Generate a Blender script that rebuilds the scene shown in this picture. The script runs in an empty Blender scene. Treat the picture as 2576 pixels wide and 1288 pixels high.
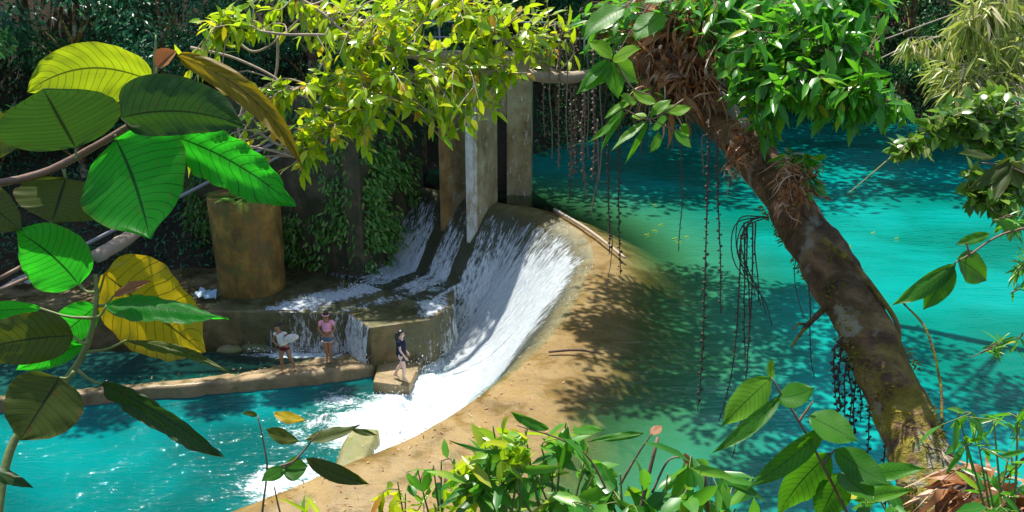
import bpy, math, random
import numpy as np
from mathutils import Vector, noise as mnoise

# ------------------------------------------------------------------ camera, sky, sun, exposure
SC = bpy.context.scene
PITCH = math.radians(19.0); HFOV = math.radians(60.0); CAMZ = 8.2
cd = bpy.data.cameras.new('camera'); cam = bpy.data.objects.new('camera', cd)
SC.collection.objects.link(cam); SC.camera = cam
cam.location = (0, 0, CAMZ); cam.rotation_euler = (math.pi/2 - PITCH, 0, 0)
cd.sensor_width = 36; cd.angle = HFOV; cd.clip_start = 0.05; cd.clip_end = 2000
SUN = Vector((-0.13, 0.38, 0.92)).normalized()          # towards the sun
W = bpy.data.worlds.new("World"); SC.world = W; W.use_nodes = True
wn = W.node_tree.nodes; wl = W.node_tree.links; wn.clear()
sky = wn.new('ShaderNodeTexSky'); sky.sky_type = 'NISHITA'; sky.sun_disc = False
sky.sun_elevation = math.asin(SUN.z); sky.sun_rotation = math.atan2(SUN.x, SUN.y)
bg = wn.new('ShaderNodeBackground'); bg.inputs[1].default_value = 0.14
wo = wn.new('ShaderNodeOutputWorld'); wl.new(sky.outputs[0], bg.inputs[0]); wl.new(bg.outputs[0], wo.inputs[0])
sl = bpy.data.lights.new('sun', 'SUN'); sl.energy = 5.0; sl.angle = math.radians(0.5); sl.color = (1.0, 0.95, 0.86)
so = bpy.data.objects.new('sun', sl); SC.collection.objects.link(so); so.location = (10, 20, 40)
so.rotation_euler = SUN.to_track_quat('Z', 'Y').to_euler()
SC.view_settings.view_transform = 'Standard'; SC.view_settings.look = 'None'
SC.view_settings.exposure = 0.66; SC.view_settings.gamma = 1.0

R = random.Random(7); NR = np.random.RandomState(11)
FPX = 1288/math.tan(HFOV/2)
cP, sP = math.cos(PITCH), math.sin(PITCH)
def ray(u, v):
    xc = (u-1288)/FPX; yc = (644-v)/FPX
    return Vector((xc, cP + yc*sP, -sP + yc*cP))
def atz(u, v, z): d = ray(u, v); t = (z-CAMZ)/d.z; return Vector((d.x*t, d.y*t, z))
def atd(u, v, d): r = ray(u, v)*d; return Vector((r.x, r.y, r.z+CAMZ))

# ------------------------------------------------------------------ helpers
def tag(o, label=None, cat=None, group=None, kind=None):
    if label: o['label'] = label
    if cat: o['category'] = cat
    if group: o['group'] = group
    if kind: o['kind'] = kind
    return o
def thing(name, loc, label, cat, group=None):
    o = bpy.data.objects.new(name, None); SC.collection.objects.link(o); o.location = loc
    o.empty_display_size = .2
    return tag(o, label, cat, group)
class MB:
    def __init__(s): s.v = []; s.f = []; s.a = []; s.n = 0
    def add(s, v, f, a=None):
        v = np.asarray(v, float).reshape(-1, 3)
        if a is None: a = np.zeros((len(v), 3))
        a = np.asarray(a, float).reshape(-1, 3)
        s.v.append(v); s.a.append(a)
        n = s.n
        if isinstance(f, np.ndarray): s.f += (f+n).tolist()
        else: s.f += [[i+n for i in q] for q in f]
        s.n += len(v); return s
def obj(name, mb, mat, parent=None, label=None, cat=None, group=None, kind=None, smooth=True, bevel=0):
    V = np.concatenate(mb.v); A = np.concatenate(mb.a)
    if parent is not None: o0 = np.array(parent.matrix_basis.translation if parent.parent is None else
                                        (parent.matrix_basis.translation+parent.parent.matrix_basis.translation))
    else: o0 = np.array([(V[:,0].min()+V[:,0].max())/2, (V[:,1].min()+V[:,1].max())/2, V[:,2].min()])
    me = bpy.data.meshes.new(name); me.from_pydata((V-o0).tolist(), [], mb.f); me.validate()
    if len(me.vertices) == len(A):
        at = me.attributes.new('luv', 'FLOAT_VECTOR', 'POINT'); at.data.foreach_set('vector', A.ravel())
    if smooth: me.polygons.foreach_set('use_smooth', [True]*len(me.polygons))
    me.materials.append(mat)
    o = bpy.data.objects.new(name, me); SC.collection.objects.link(o)
    if parent is not None: o.parent = parent
    else: o.location = o0
    if bevel:
        m = o.modifiers.new('bevel', 'BEVEL'); m.width = bevel; m.segments = 2; m.limit_method = 'ANGLE'
    return tag(o, label, cat, group, kind)
def nrm(a): a = np.asarray(a, float); return a/np.maximum(np.linalg.norm(a, axis=-1, keepdims=True), 1e-9)
def spline(pts, n):
    """Catmull-Rom through points (any dimension)."""
    P = np.array([list(p) for p in pts], float); P = np.vstack([2*P[0]-P[1], P, 2*P[-1]-P[-2]])
    m = len(P)-3; out = []
    for k in range(n):
        t = k/(n-1)*m; i = min(int(t), m-1); f = t-i
        p0, p1, p2, p3 = P[i], P[i+1], P[i+2], P[i+3]
        out.append(.5*((2*p1)+(-p0+p2)*f+(2*p0-5*p1+4*p2-p3)*f*f+(-p0+3*p1-3*p2+p3)*f**3))
    return np.array(out)
def fbm(x, y, z=0, s=1.0, o=3):
    v = 0; a = 1; 
    for k in range(o): v += a*mnoise.noise((x*s, y*s, z*s)); s *= 2.1; a *= .5
    return v
def tube(mb, pts, rad, ns=8, rough=0, lc=0.5, rs=3.0, cap=True):
    P = np.array([list(p) for p in pts], float); n = len(P)
    rad = np.broadcast_to(np.asarray(rad, float), (n,)) if np.ndim(rad) == 0 or len(rad) == n else np.interp(np.linspace(0,1,n), np.linspace(0,1,len(rad)), rad)
    T = nrm(np.gradient(P, axis=0)); up = np.array([0,0,1.]) if abs(T[0][2]) < .9 else np.array([1.,0,0])
    S = nrm(np.cross(up, T[0])); V = []; A = []; L = 0
    for i in range(n):
        S = nrm(S - T[i]*np.dot(S, T[i])); B = np.cross(T[i], S)
        if i: L += np.linalg.norm(P[i]-P[i-1])
        for k in range(ns):
            a = 2*math.pi*k/ns; d = math.cos(a)*S+math.sin(a)*B; r = rad[i]
            if rough: q = P[i]+d*r; r *= 1+rough*fbm(q[0], q[1], q[2], rs)
            V.append(P[i]+d*r); A.append((L, k/ns, lc))
    F = [[i*ns+k, i*ns+(k+1)%ns, (i+1)*ns+(k+1)%ns, (i+1)*ns+k] for i in range(n-1) for k in range(ns)]
    if cap: F += [list(range(ns))[::-1], [(n-1)*ns+k for k in range(ns)]]
    mb.add(V, F, A); return mb
def box(mb, c, s, rz=0, lc=.5):
    c = np.array(c, float); hx, hy, hz = s[0]/2, s[1]/2, s[2]/2; ca, sa = math.cos(rz), math.sin(rz)
    V = [c+np.array([x*ca-y*sa, x*sa+y*ca, z]) for z in (-hz,hz) for x, y in ((-hx,-hy),(hx,-hy),(hx,hy),(-hx,hy))]
    mb.add(V, [[3,2,1,0],[4,5,6,7],[0,1,5,4],[1,2,6,5],[2,3,7,6],[3,0,4,7]], [(0,0,lc)]*8); return mb
def prism(mb, poly, z0, z1, lc=.5):
    n = len(poly); V = [(x,y,z0) for x,y in poly]+[(x,y,z1) for x,y in poly]
    ar = sum(poly[i][0]*poly[(i+1)%n][1]-poly[(i+1)%n][0]*poly[i][1] for i in range(n))
    b = list(range(n)); t = [n+i for i in range(n)]
    F = [b[::-1], t]+[[i,(i+1)%n,n+(i+1)%n,n+i] for i in range(n)]
    if ar < 0: F = [q[::-1] for q in F]
    mb.add(V, F, [(0,0,lc)]*(2*n)); return mb
# leaf clouds: one small folded leaf per entry
_T = np.array([(0,0,0),(.33,0,-.03),(.68,0,-.06),(1,0,-.16),(.28,.42,.03),(.66,.36,-.02),(.28,-.42,.03),(.66,-.36,-.02)])
_F = [[0,1,4],[0,6,1],[1,2,5,4],[1,6,7,2],[2,3,5],[2,7,3]]
def leaves(mb, pos, d, n, L, Wd, lc):
    pos = np.asarray(pos, float); N = len(pos)
    if N == 0: return mb
    d = nrm(d); s = nrm(np.cross(n, d)); n2 = np.cross(d, s)
    L = np.broadcast_to(L, (N,)); Wd = np.broadcast_to(Wd, (N,)); lc = np.broadcast_to(lc, (N,))
    V = pos[:,None]+L[:,None,None]*(_T[None,:,0,None]*d[:,None]+_T[None,:,2,None]*n2[:,None])+Wd[:,None,None]*_T[None,:,1,None]*s[:,None]
    A = np.empty((N,8,3)); A[:,:,0] = _T[:,0]; A[:,:,1] = _T[:,1]*2.2; A[:,:,2] = lc[:,None]
    base = mb.n; mb.v.append(V.reshape(-1,3)); mb.a.append(A.reshape(-1,3))
    offs = base+8*np.arange(N)
    for f in _F: mb.f += (offs[:,None]+np.array(f)[None]).tolist()
    mb.n += 8*N; return mb
def rndn(N, s=1): return NR.randn(N, 3)*s

# ------------------------------------------------------------------ materials
class NT:
    def __init__(s, name):
        s.m = bpy.data.materials.new(name); s.m.use_nodes = True; s.t = s.m.node_tree; s.t.nodes.clear()
        s.out = s.t.nodes.new('ShaderNodeOutputMaterial')
    def n(s, typ, ins=None, **kw):
        nd = s.t.nodes.new('ShaderNode'+typ)
        for k, v in kw.items(): setattr(nd, k, v)
        for k, v in (ins or {}).items(): s.put(nd.inputs[k], v)
        return nd
    def put(s, sock, v):
        if isinstance(v, bpy.types.NodeSocket): s.t.links.new(v, sock)
        elif isinstance(v, bpy.types.Node): s.t.links.new(v.outputs[0], sock)
        elif isinstance(v, (tuple, list)) and len(v) == 3 and sock.type == 'RGBA': sock.default_value = (*v, 1)
        else: sock.default_value = v
    def math(s, op, a, b=0, c=0, clamp=False):
        nd = s.n('Math', operation=op, use_clamp=clamp); s.put(nd.inputs[0], a); s.put(nd.inputs[1], b); s.put(nd.inputs[2], c); return nd.outputs[0]
    def mix(s, f, a, b):
        nd = s.n('Mix', data_type='RGBA'); s.put(nd.inputs[0], f); s.put(nd.inputs[6], a); s.put(nd.inputs[7], b); return nd.outputs[2]
    def ramp(s, f, stops):
        nd = s.n('ValToRGB'); e = nd.color_ramp.elements
        while len(e) < len(stops): e.new(.5)
        for i, (p, c) in enumerate(stops): e[i].position = p; e[i].color = (*c, 1) if len(c) == 3 else c
        s.put(nd.inputs[0], f); return nd.outputs[0]
    def sstep(s, v, a, b):
        nd = s.n('MapRange', interpolation_type='SMOOTHSTEP'); s.put(nd.inputs[0], v); nd.inputs[1].default_value = a; nd.inputs[2].default_value = b; return nd.outputs[0]
    def noise(s, vec, scale, det=3, rough=.55, dist=0):
        nd = s.n('TexNoise'); s.put(nd.inputs['Vector'], vec); nd.inputs['Scale'].default_value = scale
        nd.inputs['Detail'].default_value = det; nd.inputs['Roughness'].default_value = rough; nd.inputs['Distortion'].default_value = dist
        return nd.outputs[0]
    def pos(s): return s.n('NewGeometry').outputs['Position']
    def scl(s, vec, v):
        nd = s.n('VectorMath', operation='MULTIPLY'); s.put(nd.inputs[0], vec); nd.inputs[1].default_value = v; return nd.outputs[0]
    def attr(s):
        a = s.n('Attribute', attribute_name='luv'); sp = s.n('SeparateXYZ'); s.put(sp.inputs[0], a.outputs['Vector'])
        return a.outputs['Vector'], sp.outputs[0], sp.outputs[1], sp.outputs[2]
    def bump(s, h, st=.5, dist=.02):
        nd = s.n('Bump'); s.put(nd.inputs['Height'], h); nd.inputs['Strength'].default_value = st; nd.inputs['Distance'].default_value = dist; return nd.outputs[0]
    def pr(s, col, rough=.6, nrm=None, spec=.5, **kw):
        nd = s.n('BsdfPrincipled'); s.put(nd.inputs['Base Color'], col); s.put(nd.inputs['Roughness'], rough)
        nd.inputs['Specular IOR Level'].default_value = spec
        if nrm is not None: s.put(nd.inputs['Normal'], nrm)
        for k, v in kw.items(): s.put(nd.inputs[k], v)
        return nd.outputs[0]
    def ms(s, f, a, b):
        nd = s.n('MixShader'); s.put(nd.inputs[0], f); s.put(nd.inputs[1], a); s.put(nd.inputs[2], b); return nd.outputs[0]
    def done(s, sh): s.t.links.new(sh, s.out.inputs[0]); return s.m

def leafmat(name, stops, tr=(.3,.45,.02), tamt=.45, rough=.38, veins=0, vcol=None, spot=None):
    m = NT(name); vec, t, sd, lc = m.attr()
    P = m.pos()
    nz = m.noise(P, 9, 2)
    f = m.math('ADD', lc, m.math('MULTIPLY', m.math('SUBTRACT', nz, .5), .35), clamp=True)
    col = m.ramp(f, stops); bumpn = None
    ab = m.math('ABSOLUTE', sd)
    if veins:
        ph = m.math('MULTIPLY', m.math('SUBTRACT', m.math('ADD', t, m.math('MULTIPLY', m.noise(P, 12, 2), .05)), m.math('MULTIPLY', m.math('POWER', ab, 1.25), .17)), veins)
        fr = m.math('ABSOLUTE', m.math('SUBTRACT', m.math('FRACT', ph), .5))
        line = m.math('SUBTRACT', 1, m.sstep(fr, .015, .09))
        rib = m.math('SUBTRACT', 1, m.sstep(ab, .012, .045))
        line2 = m.math('SUBTRACT', 1, m.sstep(m.math('ABSOLUTE', m.math('SUBTRACT', m.math('FRACT', m.math('MULTIPLY', ab, 9)), .5)), .0, .12))
        vv = m.math('MAXIMUM', m.math('MULTIPLY', line, .62), rib)
        vv = m.math('MAXIMUM', vv, m.math('MULTIPLY', line2, .08))
        big = m.noise(P, 5, 4, .6)
        col = m.mix(m.math('MULTIPLY', m.sstep(big, .45, .75), .35), col, m.scl(col, (1.5,1.15,.8)))
        if spot:
            sp = m.noise(P, 45, 3, .6); col = m.mix(m.math('MULTIPLY', m.sstep(sp, .6, .68), .7), col, spot)
            ed = m.sstep(m.math('ADD', ab, m.math('MULTIPLY', big, .25)), 1.0, 1.15); col = m.mix(m.math('MULTIPLY', ed, .6), col, spot)
        col = m.mix(vv, col, m.mix(1, col, vcol) if vcol else m.scl(col, (.4,.4,.4)))
        h = m.math('ADD', m.math('MULTIPLY', line, -1.0), m.math('MULTIPLY', m.noise(P, 60, 3), .5))
        bumpn = m.bump(h, .22, .002)
        tcol = m.mix(m.math('MULTIPLY', vv, .8), m.scl(col, (*[1.0]*3,)), (.01,.02,.005))
        tcol = m.mix(.55, tcol, m.mix(m.math('MULTIPLY', vv, .85), tr, (.01,.02,.005)))
    else:
        rib = m.math('SUBTRACT', 1, m.sstep(ab, .02, .12))
        col = m.mix(m.math('MULTIPLY', rib, .25), col, (.3,.35,.1))
        tcol = m.mix(.6, col, tr)
    a = m.pr(col, rough+(.12 if veins else 0), bumpn, .3 if veins else .5); b = m.n('BsdfTranslucent'); m.put(b.inputs[0], tcol)
    if bumpn is not None: m.put(b.inputs['Normal'], bumpn)
    return m.done(m.ms(tamt, a, b.outputs[0]))

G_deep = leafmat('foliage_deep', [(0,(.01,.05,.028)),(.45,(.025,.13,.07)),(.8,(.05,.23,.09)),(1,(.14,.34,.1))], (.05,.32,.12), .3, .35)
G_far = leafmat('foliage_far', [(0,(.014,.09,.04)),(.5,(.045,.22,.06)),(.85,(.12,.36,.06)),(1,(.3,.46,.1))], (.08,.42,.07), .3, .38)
G_crp = leafmat('foliage_creeper', [(0,(.02,.08,.01)),(.5,(.05,.2,.02)),(.85,(.14,.32,.04)),(1,(.3,.4,.1))], (.1,.4,.03), .35, .3)
G_yel = leafmat('foliage_yellow_green', [(0,(.05,.2,.01)),(.35,(.17,.4,.01)),(.68,(.43,.57,.012)),(.93,(.65,.62,.02)),(1,(.65,.25,.02))], (.64,.82,.01), .5, .25)
G_mid = leafmat('foliage_green', [(0,(.015,.09,.01)),(.5,(.05,.26,.015)),(.8,(.15,.42,.02)),(1,(.45,.5,.03))], (.2,.65,.02), .45, .28)
G_bam = leafmat('foliage_bamboo', [(0,(.1,.22,.02)),(.4,(.3,.42,.06)),(.75,(.55,.52,.15)),(1,(.75,.65,.4))], (.5,.6,.08), .4, .35)
G_shr = leafmat('foliage_shrub', [(0,(.015,.09,.012)),(.45,(.04,.22,.02)),(.8,(.15,.4,.03)),(1,(.55,.52,.02))], (.2,.6,.02), .45, .33)
B_yg = leafmat('leaf_yellow_green', [(0,(.17,.3,.01)),(1,(.3,.4,.01))], (.5,.62,.01), .6, .35, 15, (.08,.16,.01), (.25,.15,.02))
B_gr = leafmat('leaf_emerald', [(0,(.015,.18,.015)),(1,(.03,.3,.025))], (.05,.85,.02), .62, .33, 14, (.01,.07,.012), (.12,.12,.02))
B_dk = leafmat('leaf_dark', [(0,(.012,.05,.01)),(1,(.03,.09,.012))], (.07,.2,.015), .35, .36, 15, (.006,.02,.005), (.07,.05,.01))
B_ol = leafmat('leaf_olive', [(0,(.035,.07,.008)),(1,(.08,.11,.01))], (.17,.22,.01), .4, .4, 13, (.02,.02,.005), (.1,.05,.01))
B_go = leafmat('leaf_gold', [(0,(.32,.28,.008)),(1,(.5,.36,.01))], (.65,.48,.01), .5, .3, 12, (.14,.14,.01), (.3,.12,.01))
B_or = leafmat('leaf_orange', [(0,(.1,.12,.01)),(1,(.25,.17,.01))], (.4,.3,.01), .45, .4, 13, (.04,.04,.005), (.25,.09,.01))
B_re = leafmat('leaf_rust', [(0,(.25,.08,.02)),(1,(.4,.2,.08))], (.5,.15,.03), .3, .4, 10, (.1,.04,.01))

def dirtmat(name, stops, scale=1.5, rough=.85, bs=.6, moss=None, mossamt=.5, wet=0, fine=18):
    m = NT(name); P = m.pos()
    a = m.noise(P, scale, 5, .6, .4); b = m.noise(P, fine, 4, .6)
    f = m.math('ADD', m.math('MULTIPLY', a, .7), m.math('MULTIPLY', b, .3))
    col = m.ramp(f, stops)
    if moss:
        g = m.noise(P, scale*1.7+.3, 5, .65, .3); col = m.mix(m.math('MULTIPLY', m.sstep(g, 1-mossamt-.1, 1-mossamt+.12), .85), col, moss)
    nb = m.bump(m.math('ADD', a, m.math('MULTIPLY', b, .5)), bs, .04)
    r = rough if not wet else m.ramp(a, [(.35,(wet,)*3),(.65,(rough,)*3)])
    return m.done(m.pr(col, r, nb))
M_soil = dirtmat('jungle_soil', [(.3,(.012,.009,.006)),(.5,(.04,.026,.014)),(.7,(.1,.06,.03))], 1.1, .9, .9, (.012,.035,.01), .42)
M_bed = dirtmat('river_bed', [(.3,(.12,.13,.05)),(.5,(.2,.18,.08)),(.7,(.3,.24,.11))], .8, .8, .5)
# streaked concrete
def concrete(name, base, dark, light, moss, wet=.55, vert=True, white=0.0, mossamt=.42, face=False):
    m = NT(name); P = m.pos()
    s = m.noise(m.scl(P, (2.6,2.6,.8) if vert else (1.3,1.3,1.3)), 1, 5, .65, .3)
    a = m.noise(P, 1.1, 5, .65, .5); b = m.noise(P, 22, 4, .65)
    col = m.ramp(m.math('ADD', m.math('MULTIPLY', s, .4), m.math('MULTIPLY', a, .6)), [(.36,dark),(.5,base),(.64,light)])
    col = m.mix(m.math('MULTIPLY', m.sstep(m.noise(P, 2.3, 6, .7), 1-mossamt-.05, 1-mossamt+.12), .8), col, moss)
    if white:
        w = m.noise(m.scl(P, (7,7,2.2)), 1, 5, .75); col = m.mix(m.math('MULTIPLY', m.sstep(w, 1-white-.02, 1-white+.05), .8), col, (.6,.6,.55))
    if face:      # permanently wet downstream face: dark slime, second coordinate of luv is the distance past the lip
        fv, fa, fs, fd = m.attr(); wv = m.sstep(m.math('ADD', fs, m.math('MULTIPLY', m.math('SUBTRACT', a, .5), 1.6)), .15, .75)
        col = m.mix(m.math('MULTIPLY', wv, .9), col, m.mix(m.sstep(b, .4, .6), (.03,.032,.016), (.085,.07,.03)))
        cr = m.noise(P, 5, 6, .8, 1.5); col = m.mix(m.math('MULTIPLY', m.sstep(m.math('ABSOLUTE', m.math('SUBTRACT', cr, .5)), .02, .0), .5), col, (.07,.05,.03))
    pit = m.sstep(b, .3, .42); col = m.mix(pit, m.scl(col, (.45,.42,.4)), col)
    nb = m.bump(m.math('ADD', m.math('ADD', a, m.math('MULTIPLY', b, .35)), m.math('MULTIPLY', s, .3)), .55, .03)
    return m.done(m.pr(col, m.ramp(a, [(.4,(wet,)*3),(.6,(.85,)*3)]), nb))
M_dam = concrete('algae_concrete', (.25,.16,.045), (.14,.09,.025), (.32,.22,.085), (.11,.1,.028), .3, False, 0, .42, True)
M_apron = concrete('wet_brown_concrete', (.15,.11,.045), (.06,.045,.02), (.26,.2,.09), (.08,.085,.02), .25, False, 0, .45)
M_wall = concrete('stained_wall', (.075,.06,.03), (.03,.022,.012), (.14,.11,.06), (.02,.04,.01), .6, True, 0, .5)
M_pier = concrete('pier_concrete', (.33,.25,.12), (.17,.11,.04), (.45,.39,.23), (.24,.2,.05), .7, True, .4, .42)
M_cyl = concrete('ochre_concrete', (.24,.125,.02), (.07,.04,.012), (.42,.25,.05), (.1,.11,.02), .55, True, 0, .48)
M_rock = concrete('mossy_rock', (.2,.19,.07), (.11,.1,.04), (.34,.3,.14), (.15,.17,.04), .5, False, 0, .5)
M_ledge = concrete('ledge_stone', (.27,.19,.09), (.13,.1,.04), (.4,.28,.15), (.13,.14,.03), .3, False, 0, .42)
def barkmat():
    m = NT('bark'); vec, t, sd, lc = m.attr(); P = m.pos()
    a = m.noise(P, 4.5, 6, .7, .6); b = m.noise(P, 30, 5, .7)
    col = m.ramp(a, [(.3,(.03,.015,.006)),(.47,(.12,.064,.024)),(.64,(.32,.19,.085))])
    col = m.mix(m.math('MULTIPLY', m.sstep(m.noise(P, 2.4, 4, .6), .53, .6), .8), col, (.38,.36,.25))
    low = m.sstep(t, 2.0, .5); ms_ = m.math('MULTIPLY', m.sstep(m.noise(P, 7, 5, .7), .42, .56), m.math('ADD', m.math('MULTIPLY', low, .85), .03))
    col = m.mix(ms_, col, m.mix(b, (.1,.12,.005), (.5,.4,.01)))
    h = m.math('ADD', m.math('MULTIPLY', a, 1.2), m.math('MULTIPLY', b, .7))
    return m.done(m.pr(col, .85, m.bump(h, 1.0, .05)))
M_bark = barkmat()
def flat(name, col, rough=.7, var=.35, scale=20, bs=.3, spec=.5):
    m = NT(name); P = m.pos(); n = m.noise(P, scale, 4, .6)
    c = m.mix(n, tuple(x*(1-var) for x in col), tuple(min(1, x*(1+var)) for x in col))
    return m.done(m.pr(c, rough, m.bump(n, bs, .01), spec))
M_twig = flat('twig_bark', (.16,.1,.06), .8, .5, 30)
M_twigp = flat('pale_twig', (.36,.28,.2), .75, .4, 30)
M_stem = flat('green_stem', (.16,.2,.05), .5, .3, 30)
M_stemb = flat('brown_stem', (.17,.1,.06), .55, .35, 40)
M_vine = flat('seed_string', (.06,.035,.022), .7, .5, 60)
M_vinel = flat('seed_string_light', (.2,.13,.09), .7, .5, 60)
M_dry = flat('dry_leaf', (.3,.17,.09), .6, .6, 14)
M_bambp = flat('bamboo_pole', (.42,.34,.26), .5, .35, 25)
M_metal = flat('grey_pipe', (.28,.27,.27), .45, .3, 10)
M_skin = flat('skin', (.36,.17,.085), .5, .12, 6, .05); M_skinp = flat('fair_skin', (.6,.4,.32), .5, .1, 6, .05)
M_hair = flat('black_hair', (.015,.011,.01), .4, .4, 60)
def cloth(n, c): return flat(n, c, .85, .18, 25, .5, .2)
M_pink = cloth('pink_cloth', (.8,.33,.45)); M_white = cloth('white_cloth', (.75,.68,.62)); M_denim = cloth('blue_denim', (.05,.16,.36))
M_maroon = cloth('maroon_cloth', (.13,.015,.025)); M_navy = cloth('navy_cloth', (.012,.02,.045)); M_navy2 = cloth('slate_cloth', (.03,.05,.08))

def watermat(name, deep, shallow, bumps=1.0, green=True, rough=.04):
    """luv = (bed depth, foam, free)"""
    m = NT(name); vec, dep, foam, fr = m.attr(); P = m.pos()
    w1 = m.noise(m.scl(P, (1.1,2.6,1)), 1.0, 4, .55, .4); w2 = m.noise(m.scl(P, (3.5,8,1)), 1.0, 3, .6, .3)
    h = m.math('ADD', m.math('MULTIPLY', w1, .7), m.math('MULTIPLY', w2, .3))
    nb = m.bump(h, .55*bumps, .12)
    big = m.noise(P, .22, 3, .5, .3)
    col = m.mix(m.sstep(big, .35, .65), deep, shallow)
    if green: col = m.mix(m.sstep(dep, .35, 2.9), (.035,.15,.055), col)
    body = m.pr(col, rough, nb, .5, **{'IOR': 1.33})
    dif = m.n('BsdfTransparent'); m.put(dif.inputs[0], m.mix(m.sstep(dep, .03, .6), (1,1,1), (.7,.9,.72))); gl = m.n('BsdfGlossy'); gl.inputs['Roughness'].default_value = .05; m.put(gl.inputs['Normal'], nb)
    fres = m.n('Fresnel'); fres.inputs[0].default_value = 1.33; m.put(fres.inputs[1], nb)
    thin = m.ms(fres.outputs[0], dif.outputs[0], gl.outputs[0])
    al = m.sstep(dep, .03, 1.35)
    al = m.math('POWER', al, .72)
    s = m.ms(al, thin, body)
    # foam
    f1 = m.noise(m.scl(P, (1.0,1.9,1)), 1.5, 7, .75, 1.0); f2 = m.noise(m.scl(P, (.7,1.4,1)), 13, 4, .75, .8)
    fv = m.math('ADD', m.math('MULTIPLY', f1, .6), m.math('MULTIPLY', f2, .4))
    th = m.math('SUBTRACT', .84, m.math('MULTIPLY', foam, .56))
    ff = m.sstep(m.math('SUBTRACT', fv, th), -.04, .12)
    fo = m.pr(m.mix(m.sstep(f2, .35, .6), (.38,.56,.58), (.82,.87,.88)), .6, m.bump(fv, .6, .08), .3)
    return m.done(m.ms(ff, s, fo))
M_up = watermat('turquoise_water', (.0,.15,.11), (.0,.27,.235), .8)
M_low = watermat('lower_water', (.0,.085,.08), (.0,.19,.185), 2.0, False)
M_chan = watermat('channel_water', (.01,.07,.06), (.02,.12,.1), .6, False)
def fallmat():
    """luv = (arc, s, density)"""
    m = NT('falling_water'); vec, a, s, den = m.attr()
    cb = m.n('CombineXYZ'); m.put(cb.inputs[0], m.math('MULTIPLY', a, 6)); m.put(cb.inputs[1], m.math('MULTIPLY', s, 1.7)); 
    cb2 = m.n('CombineXYZ'); m.put(cb2.inputs[0], m.math('MULTIPLY', a, 24)); m.put(cb2.inputs[1], m.math('MULTIPLY', s, 6.5))
    n1 = m.noise(cb.outputs[0], 1, 4, .65, .5); n2 = m.noise(cb2.outputs[0], 1, 4, .7, .5)
    n3 = m.noise(vec, 1.8, 4, .6, .8)
    v = m.math('ADD', m.math('ADD', m.math('MULTIPLY', n1, .4), m.math('MULTIPLY', n2, .4)), m.math('MULTIPLY', n3, .2))
    th = m.math('SUBTRACT', .8, m.math('MULTIPLY', den, .54))
    al = m.sstep(m.math('SUBTRACT', v, th), -.05, .1)
    nb = m.bump(v, .9, .12)
    wh = m.pr(m.mix(m.sstep(n2, .3, .62), (.42,.55,.62), (.86,.89,.9)), .5, nb, .4)
    tl = m.n('BsdfTranslucent'); m.put(tl.inputs[0], (.6,.75,.85)); wh = m.ms(.25, wh, tl.outputs[0])
    tr = m.n('BsdfTransparent'); m.put(tr.inputs[0], (.8,.88,.85)); gl = m.n('BsdfGlossy'); gl.inputs['Roughness'].default_value = .28; m.put(gl.inputs['Normal'], nb)
    fres = m.n('Fresnel'); fres.inputs[0].default_value = 1.33; m.put(fres.inputs[1], nb)
    thin = m.ms(m.math('MULTIPLY', fres.outputs[0], .15), tr.outputs[0], gl.outputs[0])
    return m.done(m.ms(al, thin, wh))
M_fall = fallmat(); M_spray = flat('spray_drops', (.85,.88,.9), .3, .03, 3, .0)

# ------------------------------------------------------------------ dam curve
LIP = [(-4.2,32.3),(-2.9,31.4),(-1.75,30.5),(-.7,29.65),(.75,28.8),(1.75,27.2),(2.3,25.4),(2.35,23.6),(2.05,22.2),(1.5,20.0),(.75,17.9),(-.35,15.7),(-1.5,14.0),(-2.7,12.9),(-4.0,11.75),(-5.6,10.6),(-8,9.2)]
ND = 240
lip = spline(LIP, ND)
tan = nrm(np.gradient(lip, axis=0)); dn = np.stack([tan[:,1], -tan[:,0]], 1)      # downstream side
arc = np.concatenate([[0], np.cumsum(np.linalg.norm(np.diff(lip, axis=0), axis=1))])
def arc_of(x, y): return float(arc[np.argmin((lip[:,0]-x)**2+(lip[:,1]-y)**2)])
A_p1, A_p2 = arc_of(-1.75,30.5), arc_of(-.7,29.65); A_end = arc_of(.75,17.9)
keys = [0, A_p2, arc_of(1.75,27.2), arc_of(2.05,22.2), arc_of(1.5,20), A_end, arc_of(-.35,15.7), arc_of(-2.7,12.9), arc[-1]]
run = np.interp(arc, keys, [1,1,1,1,.95,.8,.55,.5,.5])
wid = np.interp(arc, keys, [.35,.4,.5,1.0,1.3,1.6,1.6,2.3,3.0])
cre = np.interp(arc, keys, [-.06,-.06,-.06,-.08,-.07,-.04,-.01,.05,.07])
zmn = np.where(arc < A_p2+.25, -2.32, -4.3)
for i in range(ND):     # downstream direction: fix at the piers, smooth elsewhere
    w_ = .7*min(1, max(0, 1-(arc[i]-A_p2)/2.6)); dn[i] = nrm((1-w_)*dn[i]+w_*np.array((-.55,-.83)))
SD = np.array([0,.25,.5,.8,1.2,1.7,2.3,3.0,3.7,4.3,5.0,6.0]); ZD = np.array([0,-.04,-.14,-.38,-.85,-1.5,-2.3,-3.1,-3.6,-3.85,-4.0,-4.1])
def prof(i, s):
    if s > 4.2 and zmn[i] > -3: return -4.5
    if s >= 0: return max(cre[i]+float(np.interp(s/run[i], SD, ZD)), zmn[i])
    w = wid[i]; t = -s
    if t < w: return cre[i]-.10*(t/w)**2*(1 if cre[i] < 0 else 1.4)
    return cre[i]-.10-(t-w)*.32-.10*(t-w)**1.5
def dampt(i, s, dz=0):
    return (lip[i,0]+dn[i,0]*s, lip[i,1]+dn[i,1]*s, prof(i, s)+dz)
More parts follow.
